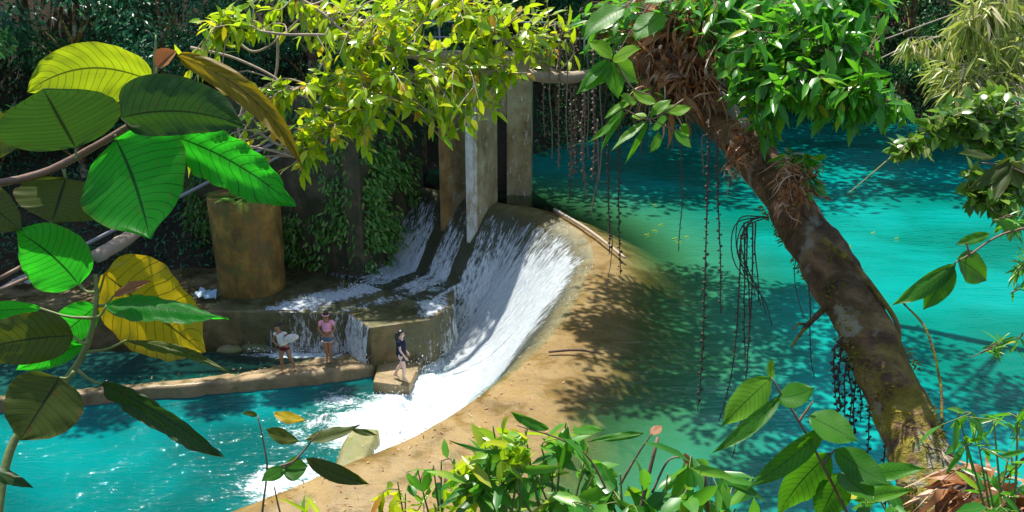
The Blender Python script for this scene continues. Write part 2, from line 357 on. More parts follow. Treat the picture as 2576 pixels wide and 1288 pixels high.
def dam_sheet(mb, i0, i1, ss, dz, den, jit=0):
    n = len(ss); V = []; A = []
    for i in range(i0, i1):
        for s in ss:
            x, y, z = dampt(i, s, dz)
            if jit: z += jit*(fbm(arc[i]*5, s*.9, 0, 1, 3)+.3)
            V.append((x, y, z)); A.append((arc[i], s, den(i, s)))
    F = [[a*n+b, (a+1)*n+b, (a+1)*n+b+1, a*n+b+1] for a in range(i1-i0-1) for b in range(n-1)]
    mb.add(V, F, A); return mb
ssd = list(-np.linspace(9, 0, 40)[:-1])+list(np.linspace(0, 6.2, 50))
mb = MB(); dam_sheet(mb, 0, ND, ssd, 0, lambda i, s: .5)
for k in range(mb.n): 
    q = mb.v[0][k]; q[2] += .025*fbm(q[0], q[1], 0, 1.7)
dam = thing('dam', (0.5,22,-4), 'curved golden brown concrete dam whose rounded crest holds back the turquoise pool', 'dam')
obj('dam_wall', mb, M_dam, dam)

# bed / ground height
lipx = lip[:, 0]; lipy = lip[:, 1]
def sdam(x, y):
    j = int(np.argmin((lipx-x)**2+(lipy-y)**2)); 
    return (x-lipx[j])*dn[j,0]+(y-lipy[j])*dn[j,1]
def sm(a, b, x): t = min(1, max(0, (x-a)/(b-a))); return t*t*(3-2*t)
def yfar(x):
    return float(np.interp(x, [-40,-14,-9,-5,-3.4,.5,2,5,10,16,24,32,40], [27.5,28.6,29.6,30.5,32.2,34.5,37,41,44.5,46,43,34,20]))
def ground(x, y):
    s = sdam(x, y)
    b = -4.9 + (1.2)*(1-sm(-2, 1.0, s)) - .6*(1-sm(-14, -6, s))
    yn = 6.55-.86*y-.05*abs(x)+.25*fbm(x, y, 0, .5)
    yn += 1.95*math.exp(-((x-3.3)**2/2.2+(y-3.9)**2/1.3))
    if y < -1: yn = 7.4
    z = max(b, yn)
    f = y-yfar(x)
    base = -2.36 if x < -3.4 else b
    if f > -3:
        zz = (base+1.2*max(0, f)+.35*fbm(x, y, 0, .45)*sm(0,2,f)) if x < -3.4 else (-.9+.42*f if f < 2 else -.06+1.15*(f-2)+.4*fbm(x,y,0,.4))
        if x < -3.4 and f < 0: zz = -9
        z = max(z, min(zz, 24))
    return z
gx = np.concatenate([np.arange(-60,-16,2.2), np.arange(-16,16,.5), np.arange(16,70,2.2)]); gy = np.concatenate([np.arange(-10,12,.6), np.arange(12,36,.6), np.arange(36,52,.8), np.arange(52,110,4)])
GZ = np.array([[ground(x, y) for x in gx] for y in gy]); V = np.array([(x, y, GZ[j,i]) for j, y in enumerate(gy) for i, x in enumerate(gx)])
n = len(gx); F = [[j*n+i, j*n+i+1, (j+1)*n+i+1, (j+1)*n+i] for j in range(len(gy)-1) for i in range(n-1)]
obj('ground', MB().add(V, F), M_soil, kind='structure')

# ------------------------------------------------------------------ water surfaces
def inpoly(x, y, P):
    c = False; j = len(P)-1
    for i in range(len(P)):
        if (P[i][1] > y) != (P[j][1] > y) and x < (P[j][0]-P[i][0])*(y-P[i][1])/(P[j][1]-P[i][1])+P[i][0]: c = not c
        j = i
    return c
def damz(x, y):
    j = int(np.argmin((lipx-x)**2+(lipy-y)**2)); s = (x-lipx[j])*dn[j,0]+(y-lipy[j])*dn[j,1]
    return prof(j, s), s, j
def water(name, xs, ys, z, mat, keep, foamf, kind='structure', amp=.02):
    V = []; A = []; idx = {}; F = []
    K = np.zeros((len(ys), len(xs)), bool)
    for j, y in enumerate(ys):
        for i, x in enumerate(xs):
            ok, dep = keep(x, y); K[j,i] = ok
            if ok: idx[(i,j)] = len(V); V.append((x, y, z+amp*fbm(x, y*1.7, 0, .9))); A.append((dep, foamf(x, y), 0))
    for j in range(len(ys)-1):
        for i in range(len(xs)-1):
            if K[j,i] and K[j,i+1] and K[j+1,i] and K[j+1,i+1]: F.append([idx[(i,j)], idx[(i+1,j)], idx[(i+1,j+1)], idx[(i,j+1)]])
    return obj(name, MB().add(V, F, A), mat, kind=kind)
def keep_up(x, y):
    zb, s, j = damz(x, y)
    if s > .1: return False, 0
    if x < -3.4 and y > 30: return False, 0
    return True, -max(zb, -4) if s > -7 else 3.5
water('upper_pool', np.concatenate([np.arange(-6,8,.16), np.arange(8,45,.6)]), np.concatenate([np.arange(6,30,.16), np.arange(30,50,.5)]), 0, M_up, keep_up, lambda x, y: 0)
LEDGE = [(-16,21.3),(-14.1,21.8),(-8.9,22.8),(-6.3,23.4),(-4.2,24.1),(-4.2,24.9),(-16,24.9)]
def keep_low(x, y):
    zb, s, j = damz(x, y)
    if s < 1.0: return False, 0
    if y > 24.2 and x < -4.2: return False, 0
    d = 1.6
    d = min(d, -3.9-(-4.75)+max(0, (24-y)*.25))      # shallower beneath the ledge
    d = min(2, .3+.55*math.hypot((x+4.4)*.7, y-23.3))
    return True, d
toe = [atz(*p, -3.9) for p in ((1060,930),(1060,985),(1010,1035),(930,1075),(860,1085),(980,1120),(1100,1060),(850,1010))]
def foam_low(x, y):
    f = 0
    for t, r, k in zip(toe, (1.5,1.5,1.6,1.5,1.2,1.4,1.4,1.3), (1,1.1,1.2,1.15,.8,1.2,1.2,.7)):
        f = max(f, k*math.exp(-((x-t.x)**2+(y-t.y)**2)/r**2))
    for (u, v, r, k) in ((690,1215,1.3,.82),(760,1190,1.0,.85),(620,1220,1.2,.6),(780,1080,2.2,.55),(560,1180,2.5,.42),(300,1210,3,.42),(60,1110,2.5,.42),(400,1110,1.8,.42),(330,1290,2,.42)):
        t = atz(u, v, -3.9); f = max(f, k*math.exp(-((x-t.x)**2+(y-t.y)**2)/r**2))
    return f
water('lower_pool', np.arange(-20, 2.2, .17), np.arange(9, 26.5, .17), -3.9, M_low, keep_low, foam_low, amp=.05)

# ------------------------------------------------------------------ waterfall sheet
def den_fall(i, s):
    a = arc[i]
    k = np.interp(a, [0, A_p1-.9, A_p1-.35, A_p1-.3, A_p1+.15, A_p1+.2, A_p2-.25, A_p2-.2, A_p2+.08, A_p2+.2, A_p2+1.2, arc_of(1.75,27.2), arc_of(2.3,25.4), arc_of(2.35,23.6), arc_of(2.05,22.2), arc_of(1.5,20), A_end, A_end+2.5],
                     [.72,.76,.76,.0,.0,.68,.68,.0,.0,.66,.74,.8,.98,1.1,1.05,.8,.55,0])
    k *= sm(-.1, .8, s)*.62+.38*sm(.5, 2.2, s)
    if a > arc_of(2.05,22.2): k += .4*sm(1.2, 3.0, s)*(1-sm(A_end, A_end+3, a))
    if a < A_p2+.25: k *= 1-.6*sm(3.2, 5.0, s)
    return k
i1 = int(np.searchsorted(arc, A_end+3))
mb = MB(); dam_sheet(mb, 0, i1, list(np.linspace(.05, 5.4, 80)), .035, den_fall, .07)
# drop parts of the sheet with no water at all
obj('waterfall', mb, M_fall, label='broad white sheet of water sliding down the curved dam face', cat='waterfall')

# churning foam and spray at the foot
wf = thing('splash', (-2.4,23,-3.9), 'churning white foam and flying spray where the falls hit the lower pool', 'splash')
V = []; A = []; xs = np.arange(-6.4,.6,.07); ys = np.arange(18.3,25.4,.07); idx = {}; F = []; mb = MB()
def churn(x, y):
    d = 0
    for (u, v, r, k) in ((1085,915,.8,.8),(1060,965,.9,1),(1030,1010,1.0,1.05),(985,1040,1.0,1.05),(935,1075,1.0,.95),(880,1085,.8,.75),(1000,1090,1.0,1.1),(1120,1010,1.1,1.1),(1080,1060,1.0,1.1),(820,1050,.9,.55),(940,1130,.9,1.0)):
        t = CH.setdefault((u, v), atz(u, v, -3.8)); d = max(d, k*math.exp(-((x-t.x)**2+(y-t.y)**2)/r**2))
    return d
CH = {}
for j, y in enumerate(ys):
    for i, x in enumerate(xs):
        d = churn(x, y)
        if d > .22 and not (y > 24.1 and x < -4.2): idx[(i,j)] = len(V); V.append((x, y, -3.95+.09*d+.22*d*abs(fbm(x, y, 0, 1.6, 4))+.04*fbm(x,y,2,7)+.5*max(0, x+1.6)*.35)); A.append((x*.5, y*.5, d*1.15))
for j in range(len(ys)-1):
    for i in range(len(xs)-1):
        q = [(i,j),(i+1,j),(i+1,j+1),(i,j+1)]
        if all(k in idx for k in q): F.append([idx[k] for k in q])
obj('foam', mb.add(V, F, A), M_fall, wf)
mb = MB()
def drops(n, c, sp, up):
    for k in range(n):
        p = np.array(c)+np.array((R.gauss(0, sp[0]), R.gauss(0, sp[1]), abs(R.gauss(0, up)))); r = R.uniform(.005,.016)*(1 if R.random() < .9 else 1.8)
        mb.add([p+np.array(q)*r for q in ((1,0,0),(0,1,0),(-1,0,0),(0,-1,0),(0,0,1.3),(0,0,-1.3))], [[0,1,4],[1,2,4],[2,3,4],[3,0,4],[1,0,5],[2,1,5],[3,2,5],[0,3,5]])
for (u, v, n, up) in ((1085,915,260,.35),(1060,965,220,.28),(1000,1030,240,.22),(930,1075,200,.2),(870,1090,200,.18),(1110,1000,240,.25),(940,1130,160,.2)): drops(n, atz(u, v, -3.85), (.45,.4), up)
for (u, v, n, up) in ((985,640,160,.3),(960,690,160,.2),(1080,720,120,.18),(900,730,100,.12)): drops(n, atz(u, v, -2.2), (.35,.25), up)
for k in range(260): t = R.random(); drops(1, (-8.2+3.1*t, 24.95, -3.55), (.05,.12), .12)
for k in range(200): t = R.random(); drops(1, (-5+.8*t, 25.05-1.0*t, -3.5), (.1,.1), .2)
o = obj('spray', mb, M_spray, wf); o['kind'] = 'stuff'

# ------------------------------------------------------------------ apron, ledge, block
APR = [(-17,25.9),(-9.2,25.4),(-5.0,25.2),(-4.2,24.1),(-2.5,24.7),(-1.85,25.9),(-1.9,27.2),(-2.9,29.5),(-5.2,31.5),(-17,32)]
ap = thing('stepped_apron', (-6,26,-4.6), 'wet brown concrete apron with a square corner between the cylinder and the waterfall', 'apron')
obj('apron_slab', prism(MB(), APR, -4.6, -2.34), M_apron, ap, smooth=False, bevel=.05)
def rough_prism(poly_pts, z0, z1, nsub=14, amp=.06):
    """rounded, worn slab: loft of rings around a polyline strip"""
    pass
mb = MB()   # worn ledge the women stand on: a low rounded bar between two waters
bar = spline([(-19,20.9),(-14.1,22.1),(-8.9,23.1),(-6.3,23.75),(-4.75,24.3),(-4.3,24.5)], 70)
wd = np.interp(np.linspace(0,1,70), [0,.35,.55,.75,.95,1], [.28,.3,.36,.5,.55,.5]); wb = np.interp(np.linspace(0,1,70), [0,.35,.5,.7,.9,1], [.2,.3,.7,1.3,1.3,.8]); V = []; A = []; NS = 14
bt = nrm(np.gradient(bar, axis=0))
for i in range(70):
    for k in range(NS):
        q = -1+2*k/(NS-1); ww = wd[i] if q < 0 else wb[i]; x = bar[i,0]-bt[i,1]*q*ww; y = bar[i,1]+bt[i,0]*q*ww
        zt = -3.53-.55*abs(q)**12-(.1*max(0,q))+.05*fbm(x, y, 0, 2.2)+.02*fbm(x,y,4,7)
        if k in (0, NS-1): zt = -4.5
        V.append((x+.05*fbm(x,y,3,2), y+.07*fbm(x,y,5,1.6), zt)); A.append((0,0,.5))
F = [[i*NS+k, (i+1)*NS+k, (i+1)*NS+k+1, i*NS+k+1] for i in range(69) for k in range(NS-1)]
obj('stone_ledge', mb.add(V, F, A), M_ledge, label='long low worn stone ledge along the lower pool, two women standing on it', cat='ledge')
def keep_ch(x, y):
    if y > 25.15 or x > -4.3: return False, 0
    yl = float(np.interp(x, bar[:,0], bar[:,1])); return y > yl+.1, .25+sm(0,1.2,abs(y-(yl+.9)) and (-(x+6.5))*.2)*.5
def foam_ch(x, y):
    return .62*sm(-9.5,-7, x)*math.exp(-((y-24.85)/.4)**2)+.25*math.exp(-((y-24.9)/.25)**2)
water('channel', np.arange(-18,-4.2,.12), np.arange(20.5,25.25,.08), -3.6, M_chan, keep_ch, foam_ch, amp=.01)
c0 = atz(938,960,-3.58); c1 = atz(1022,965,-3.58)
mb = MB(); prism(mb, [(c0.x,c0.y),(c1.x+.1,c1.y-.15),(c1.x+.35,24.9),(c0.x-.02,24.9)], -4.6, -3.58)
obj('small_block', mb, M_ledge, label='low square concrete block under the feet of the woman in navy', cat='block', smooth=False, bevel=.04)
# tilted block in the lower pool
p0 = atz(905,1062,-3.45); p1 = atz(840,1185,-3.5)
ax = np.array((p1.x-p0.x, p1.y-p0.y)); axn = nrm(ax); sd_ = np.array((-axn[1], axn[0])); mb = MB(); V = []; NS = 12; NL = 16
for i in range(NL):
    t = i/(NL-1); c = np.array((p0.x+.2, p0.y-.1))+ax*t
    for k in range(NS):
        q = -1+2*k/(NS-1); w_ = .42+.06*math.sin(t*5); x, y = c+sd_*q*w_*(1-.05*(1-t)*abs(q))
        z = -3.5-.06*t-.3*abs(q)**12+.03*fbm(x, y, 0, 3)-(.35 if i == 0 else 0)
        if k in (0, NS-1): z = -4.6
        if i == NL-1: z = min(z, -4.6) if False else z
        V.append((x, y, z))
b0 = len(V)
for k in range(NS): V.append((V[(NL-1)*NS+k][0]-0.02, V[(NL-1)*NS+k][1]-.05, -4.6))
F = [[i*NS+k, i*NS+k+1, (i+1)*NS+k+1, (i+1)*NS+k] for i in range(NL-1) for k in range(NS-1)]
F += [[(NL-1)*NS+k, (NL-1)*NS+k+1, b0+k+1, b0+k] for k in range(NS-1)]
obj('stone_slab', mb.add(V, F), M_rock, label='sunlit mossy slab lying in the lower pool beside the white torrent', cat='rock')
# rocks under the apron wall
for u, v, r in ((860,858,.34),(640,880,.3),(575,885,.26),(790,872,.2)):
    p = atz(u, v, -3.6); mb = MB(); V = []; 
    for j in range(9):
        for k in range(14):
            th = math.pi*j/8; ph = 2*math.pi*k/14; d = np.array((math.sin(th)*math.cos(ph)*1.7, math.sin(th)*math.sin(ph)*.8, math.cos(th)*.6))
            V.append(np.array(p)+(0,.1,0)+d*r*(1+.25*fbm(*(d*1.3+p.x), 1.5)))
    F = [[j*14+k, (j+1)*14+k, (j+1)*14+(k+1)%14, j*14+(k+1)%14] for j in range(8) for k in range(14)]
    obj('rock', mb.add(V, F), M_rock, label={860:'brown rock in the foam between the two women', 640:'brown rock in the foam left of the woman in white', 575:'leftmost brown rock at the foot of the apron wall', 790:'smallest rock at the foot of the wall behind the white towel'}[u], cat='rock', group='rocks at the foot of the apron wall')
# thin water over the apron, veils over its edges
def segd(x, y, P):
    b = 9
    for (x0,y0),(x1,y1) in zip(P[:-1], P[1:]):
        t = max(0, min(1, ((x-x0)*(x1-x0)+(y-y0)*(y1-y0))/((x1-x0)**2+(y1-y0)**2))); b = min(b, math.hypot(x-x0-t*(x1-x0), y-y0-t*(y1-y0)))
    return b
ST = [([(-4.4,28.0),(-4.9,27.1),(-6.2,26.4),(-7.2,25.3)],.55,.8),([(-4.6,27.4),(-6,26.2),(-6.2,25.3)],.5,.6),([(-3.0,27.4),(-3.3,26.7),(-4.6,25.9),(-5.2,25.3)],.4,.55),([(-2.8,27.3),(-2.6,26.4),(-2.35,25.2),(-2.1,25.2)],.5,.8)]
V = []; A = []; idx = {}; F = []; xs = np.arange(-9.5,-1.5,.1); ys = np.arange(24,28.6,.1); mb = MB()
for j, y in enumerate(ys):
    for i, x in enumerate(xs):
        if inpoly(x, y-.02, APR) and inpoly(x+.03, y, APR) and inpoly(x-.03, y, APR):
            d = max(1.2*k*math.exp(-(segd(x, y, P)/(w_*1.5))**2) for P, w_, k in ST)
            idx[(i,j)] = len(V); V.append((x, y, -2.325+.02*fbm(x,y,0,4))); A.append((x*.55+y*.3, y*.5-x*.6, d*.86))
for j in range(len(ys)-1):
    for i in range(len(xs)-1):
        q = [(i,j),(i+1,j),(i+1,j+1),(i,j+1)]
        if all(k in idx for k in q): F.append([idx[k] for k in q])
obj('apron_stream', mb.add(V, F, A), M_fall, label='thin foaming stream spreading across the brown apron below the two chutes', cat='stream')
def veil(x0, y0, x1, y1, zt, zb, dens, label, out):
    V = []; A = []; n = 40; nz = 14; L = math.hypot(x1-x0, y1-y0)
    for i in range(n):
        t = i/(n-1); x = x0+(x1-x0)*t; y = y0+(y1-y0)*t
        for k in range(nz):
            q = k/(nz-1); o = .03+.16*q**.6+.04*fbm(t*L*4, q, 2, 1.3); V.append((x+out[0]*o, y+out[1]*o, zt+.02-(zt+.02-zb)*q)); A.append((t*L*1.0, q*1.2+3.3, dens(t)*(.75+.25*q)))
    F = [[i*nz+k, (i+1)*nz+k, (i+1)*nz+k+1, i*nz+k+1] for i in range(n-1) for k in range(nz-1)]
    obj('water_veil', MB().add(V, F, A), M_fall, label=label, cat='waterfall', group='water veils over the apron wall')
veil(-8.4,25.35,-5.05,25.2,-2.33,-3.6, lambda t: np.interp(t,[0,.15,.25,.5,.9,1],[.05,.3,.45,.62,.62,.5]), 'wide veil of thin falling streaks behind the two women', (0,-1))
veil(-5.0,25.18,-4.22,24.14,-2.33,-3.55, lambda t: .78, 'narrow veil of water down the side face of the apron corner', (-.8,-.6))
veil(-3.3,24.42,-2.5,24.7,-2.33,-3.6, lambda t: np.interp(t,[0,1],[.1,.55]), 'thin trickle down the front of the block behind the woman in navy', (.35,-.93))
veil(-2.5,24.7,-1.85,25.9,-2.33,-3.7, lambda t: np.interp(t,[0,1],[.45,.7]), 'foaming veil where the block meets the main falls', (.85,-.5))

# ------------------------------------------------------------------ concrete cylinder, walls, piers
pc = atz(612,755,-2.34); cc = (pc.x, pc.y+1.1)
cyl = thing('concrete_cylinder', (cc[0],cc[1],-2.34), 'tall round ochre concrete caisson standing on the wet apron', 'cylinder')
mb = MB(); V = []; NS = 40; NH = 14
for j in range(NH):
    for k in range(NS):
        a = 2*math.pi*k/NS; r = 1.06+.07*j/(NH-1); r += .015*fbm(math.cos(a)*2, math.sin(a)*2, j*.4, 1)
        V.append((cc[0]+r*math.cos(a), cc[1]+r*math.sin(a), -2.5+3.35*j/(NH-1)))
F = [[j*NS+k, j*NS+(k+1)%NS, (j+1)*NS+(k+1)%NS, (j+1)*NS+k] for j in range(NH-1) for k in range(NS)]
F.append([(NH-1)*NS+k for k in range(NS)])
obj('cylinder_wall', mb.add(V, F), M_cyl, cyl)
fe = thing('fern', (cc[0],cc[1]-.6,.85), 'small pale fern growing from the top of the round ochre caisson', 'fern')
for k in range(26):
    a = R.uniform(0, 6.28); b = np.array((cc[0]+R.uniform(-.7,.7), cc[1]-R.uniform(.2,.9), .85)); d = np.array((math.cos(a), math.sin(a), R.uniform(.3,1))); mb = MB()
    tube(mb, [b+d*t*.6+np.array((0,0,-.5*t*t)) for t in (0,.25,.5,.75,1)], .006, 4)
    for q in range(14):
        t = q/13; p = b+d*t*.6+np.array((0,0,-.5*t*t))
        for s_ in (-1,1): leaves(mb, [p], [np.array((-d[1]*s_, d[0]*s_, -.2))+d*.3], [(0,0,1)], .16*(1-t*.7), .05, .8)
    obj('frond', mb, G_crp, fe)

mb = MB(); prism(mb, [(-3.25,31.9),(-5.0,28.2),(-5.6,28.3),(-4.3,32.2)], -2.6, 4.2)
obj('training_wall', mb, M_wall, label='dark stained wall beside the leftmost chute, overgrown with creepers', cat='wall', smooth=False, bevel=.06)
mb = MB(); prism(mb, [(-5.3,28.35),(-11.5,30.2),(-11.5,31.2),(-5.3,30)], -2.6, 3.6)
obj('bank_wall', mb, M_wall, label='dark mossy retaining wall behind the round caisson', cat='wall', smooth=False, bevel=.06)

def pier(cx, cy, s0, s1, T, ztop, label, nmat):
    f = np.array((-.55,-.83)); f = f/np.linalg.norm(f); r = np.array((-f[1], f[0]))
    t = thing('sluice_pier', (cx, cy, 0), label, 'pier', 'sluice piers on the dam crest')
    for nm, out, mt in (('pier_wall', [(s0,-T/2),(s1-.3,-T/2),(s1-.3,T/2),(s0,T/2)], M_pier), ('pier_nose', [(s1-.3,-T/2),(s1,-T*.2),(s1,T*.2),(s1-.3,T/2)], nmat)):
        mb = MB(); V = []; n = len(out)
        for s, q in out:
            x, y = np.array((cx, cy))+f*s+r*q; zb = float(np.interp(s, SD, ZD))-.16-(.25 if s > .3 else .0); V.append((x, y, zb))
        for zz in (1.5, 3.0, ztop):
            for s, q in out: x, y = np.array((cx, cy))+f*s+r*q; V.append((x, y, zz))
        F = [list(range(n))[::-1], [3*n+i for i in range(n)]]+[[k*n+i, k*n+(i+1)%n, (k+1)*n+(i+1)%n, (k+1)*n+i] for k in range(3) for i in range(n)]
        mb.add(V, F); obj(nm, mb, mt, t, smooth=False)
    return t
M_nosew = concrete('whitewashed_concrete', (.42,.38,.3), (.33,.25,.12), (.62,.62,.58), (.4,.22,.06), .7, True, .5, .3)
M_noseb = concrete('rusty_concrete', (.28,.17,.05), (.14,.08,.03), (.4,.3,.15), (.2,.15,.04), .7, True, .3, .4)
pier(-1.75,30.4,-.3,1.2,.36,4.7,'leftmost brown stained sluice pier with a pointed nose over the falls', M_noseb)
pier(-.78,29.55,-.25,1.25,.34,4.7,'middle sluice pier with a white streaked nose and rusty pointed foot', M_nosew)
gate = thing('gate_column', (.45,30.9,-.5), 'pale mottled sluice gate column rising from the pool beside a dark slot', 'pier')
e0 = (-.12,30.9); 
mb = MB(); box(mb, (.27,30.75,2.2), (.84,.7,5.2), -.12); obj('column', mb, M_pier, gate, smooth=False, bevel=.03)
mb = MB(); box(mb, (-.54,30.9,3.75), (.78,.55,1.9), -.12); obj('lintel', mb, M_pier, gate, smooth=False, bevel=.03)
mb = MB(); box(mb, (-.5,31.1,1.3), (.72,.1,3.4), -.12); obj('slot_panel', mb, flat('dark_slot_shade', (.03,.02,.015), .6, .5, 6), gate, smooth=False)  # near-black panel: the darkness of the open slot put into its colour
deck = thing('sluice_bridge', (-.6,30.3,4.7), 'narrow concrete walkway with pipe railings on top of the sluice piers', 'footbridge')
mb = MB(); box(mb, (-1.9,30.6,4.87), (5.6,1.3,.16), -.12); obj('walkway', mb, M_pier, deck, smooth=False, bevel=.02)
for k in range(8):
    x = -4.3+k*.95; mb = MB(); tube(mb, [(x,29.95-(x+1.2)*.12,5.0),(x,29.95-(x+1.2)*.12,6.0)], .035, 6); obj('post', mb, M_metal, deck)
for z in (5.5, 6.0):
    mb = MB(); tube(mb, [(-4.6,29.95+3.4*.12,z),(2.6,29.95-3.8*.12,z)], .03, 6); obj('rail', mb, M_metal, deck)

# floating / lying poles
def pole(name, pts, r, mat, label, cat='pole', n=24, ns=8, rough=.05, group=None):
    mb = MB(); tube(mb, spline(pts, n), r, ns, rough); return obj(name, mb, mat, label=label, cat=cat, group=group)
a, b = atz(1395,527,.03), atz(1572,648,.03)
pole('bamboo_pole', [a, (a+b)/2+Vector((.03,.05,.05)), b], [.055,.05,.035], M_bambp, 'pale bamboo pole lying along the shallow water on the dam crest')
a, b = atz(1380,885,.03), atz(1520,890,.02)
pole('driftwood_stick', [a, (a+b)/2+Vector((0,.06,.04)), b], [.03,.035,.01], M_twig, 'thin crooked stick stranded on the golden dam crest', 'stick')
for i, (p, q, r, l) in enumerate((((-500,1000,25),(560,440,29),.06,'upper grey pipe slanting down through the left undergrowth'),((520,450,29),(960,230,30.5),.06,'grey pipe slanting up behind the yellow leaved branch'),((560,470,28.6),(990,255,30.2),.045,'lower thinner grey pipe behind the yellow leaved branch'))):
    pole('pipe', [atd(*p), (atd(*p)+atd(*q))/2+Vector((0,0,.1)), atd(*q)], r, M_metal, l, 'pipe', group='pipes crossing the left bank')
pole('fallen_log', [atd(245,645,26), atd(300,612,27), atd(350,580,28)], [.2,.22,.18], M_twigp, 'pale fallen log on the dark left bank behind the big leaves', 'log', rough=.15)
for p, q, l in (((0,700,24),(110,640,25.5),'upper reddish pole on the left bank'),((0,730,23.8),(90,690,25),'lower reddish pole on the left bank')):
    pole('wood_pole', [atd(*p), atd(*q)], .06, M_stemb, l, n=4, group='reddish poles on the left bank')
# litter on the bank
for (u, v, c, l) in ((520,752,(.3,.45,.55),'blue plastic litter beside the foot of the round caisson'),(60,720,(.6,.62,.6),'white plastic litter on the left bank')):
    p = atz(u, v, -2.3); mb = MB(); V = []
    for j in range(8):
        for k in range(8): x = j/7-.5; y = k/7-.5; V.append((p.x+x*.7, p.y+y*.5, -2.3+.18+.2*fbm(x, y, u, 3)))
    obj('plastic_litter', mb.add(V, [[j*8+k, j*8+k+1, (j+1)*8+k+1, (j+1)*8+k] for j in range(7) for k in range(7)]), flat('plastic_%d' % u, c, .35, .4, 8), label=l, cat='litter')

# ------------------------------------------------------------------ people
def skinned(name, J, E, mat, parent, sub=1, root=0, flatten=None):
    names = list(J); me = bpy.data.meshes.new(name); o0 = Vector(parent.location)
    me.from_pydata([Vector(J[k][0])-o0 for k in names], [(names.index(a), names.index(b)) for a, b in E], [])
    o = bpy.data.objects.new(name, me); SC.collection.objects.link(o)
    o.modifiers.new('s', 'SKIN').use_smooth_shade = True
    for i, k in enumerate(names):
        r = J[k][1]; me.skin_vertices[0].data[i].radius = r if isinstance(r, tuple) else (r, r)
        me.skin_vertices[0].data[i].use_root = (i == root)
    sb = o.modifiers.new('d', 'SUBSURF'); sb.levels = sb.render_levels = sub+1
    dg = bpy.context.evaluated_depsgraph_get(); dg.update()
    m2 = bpy.data.meshes.new_from_object(o.evaluated_get(dg)); m2.name = name
    bpy.data.objects.remove(o); m2.materials.clear(); m2.materials.append(mat)
    o = bpy.data.objects.new(name, m2); SC.collection.objects.link(o); o.parent = parent
    return o
def ellipsoid(mb, c, r, n=12, cut=None):
    V = []
    for j in range(n+1):
        for k in range(2*n):
            th = math.pi*j/n; ph = math.pi*k/n; V.append((c[0]+r[0]*math.sin(th)*math.cos(ph), c[1]+r[1]*math.sin(th)*math.sin(ph), c[2]+r[2]*math.cos(th)))
    mb.add(V, [[j*2*n+k, (j+1)*2*n+k, (j+1)*2*n+(k+1)%(2*n), j*2*n+(k+1)%(2*n)] for j in range(n) for k in range(2*n)]); return mb
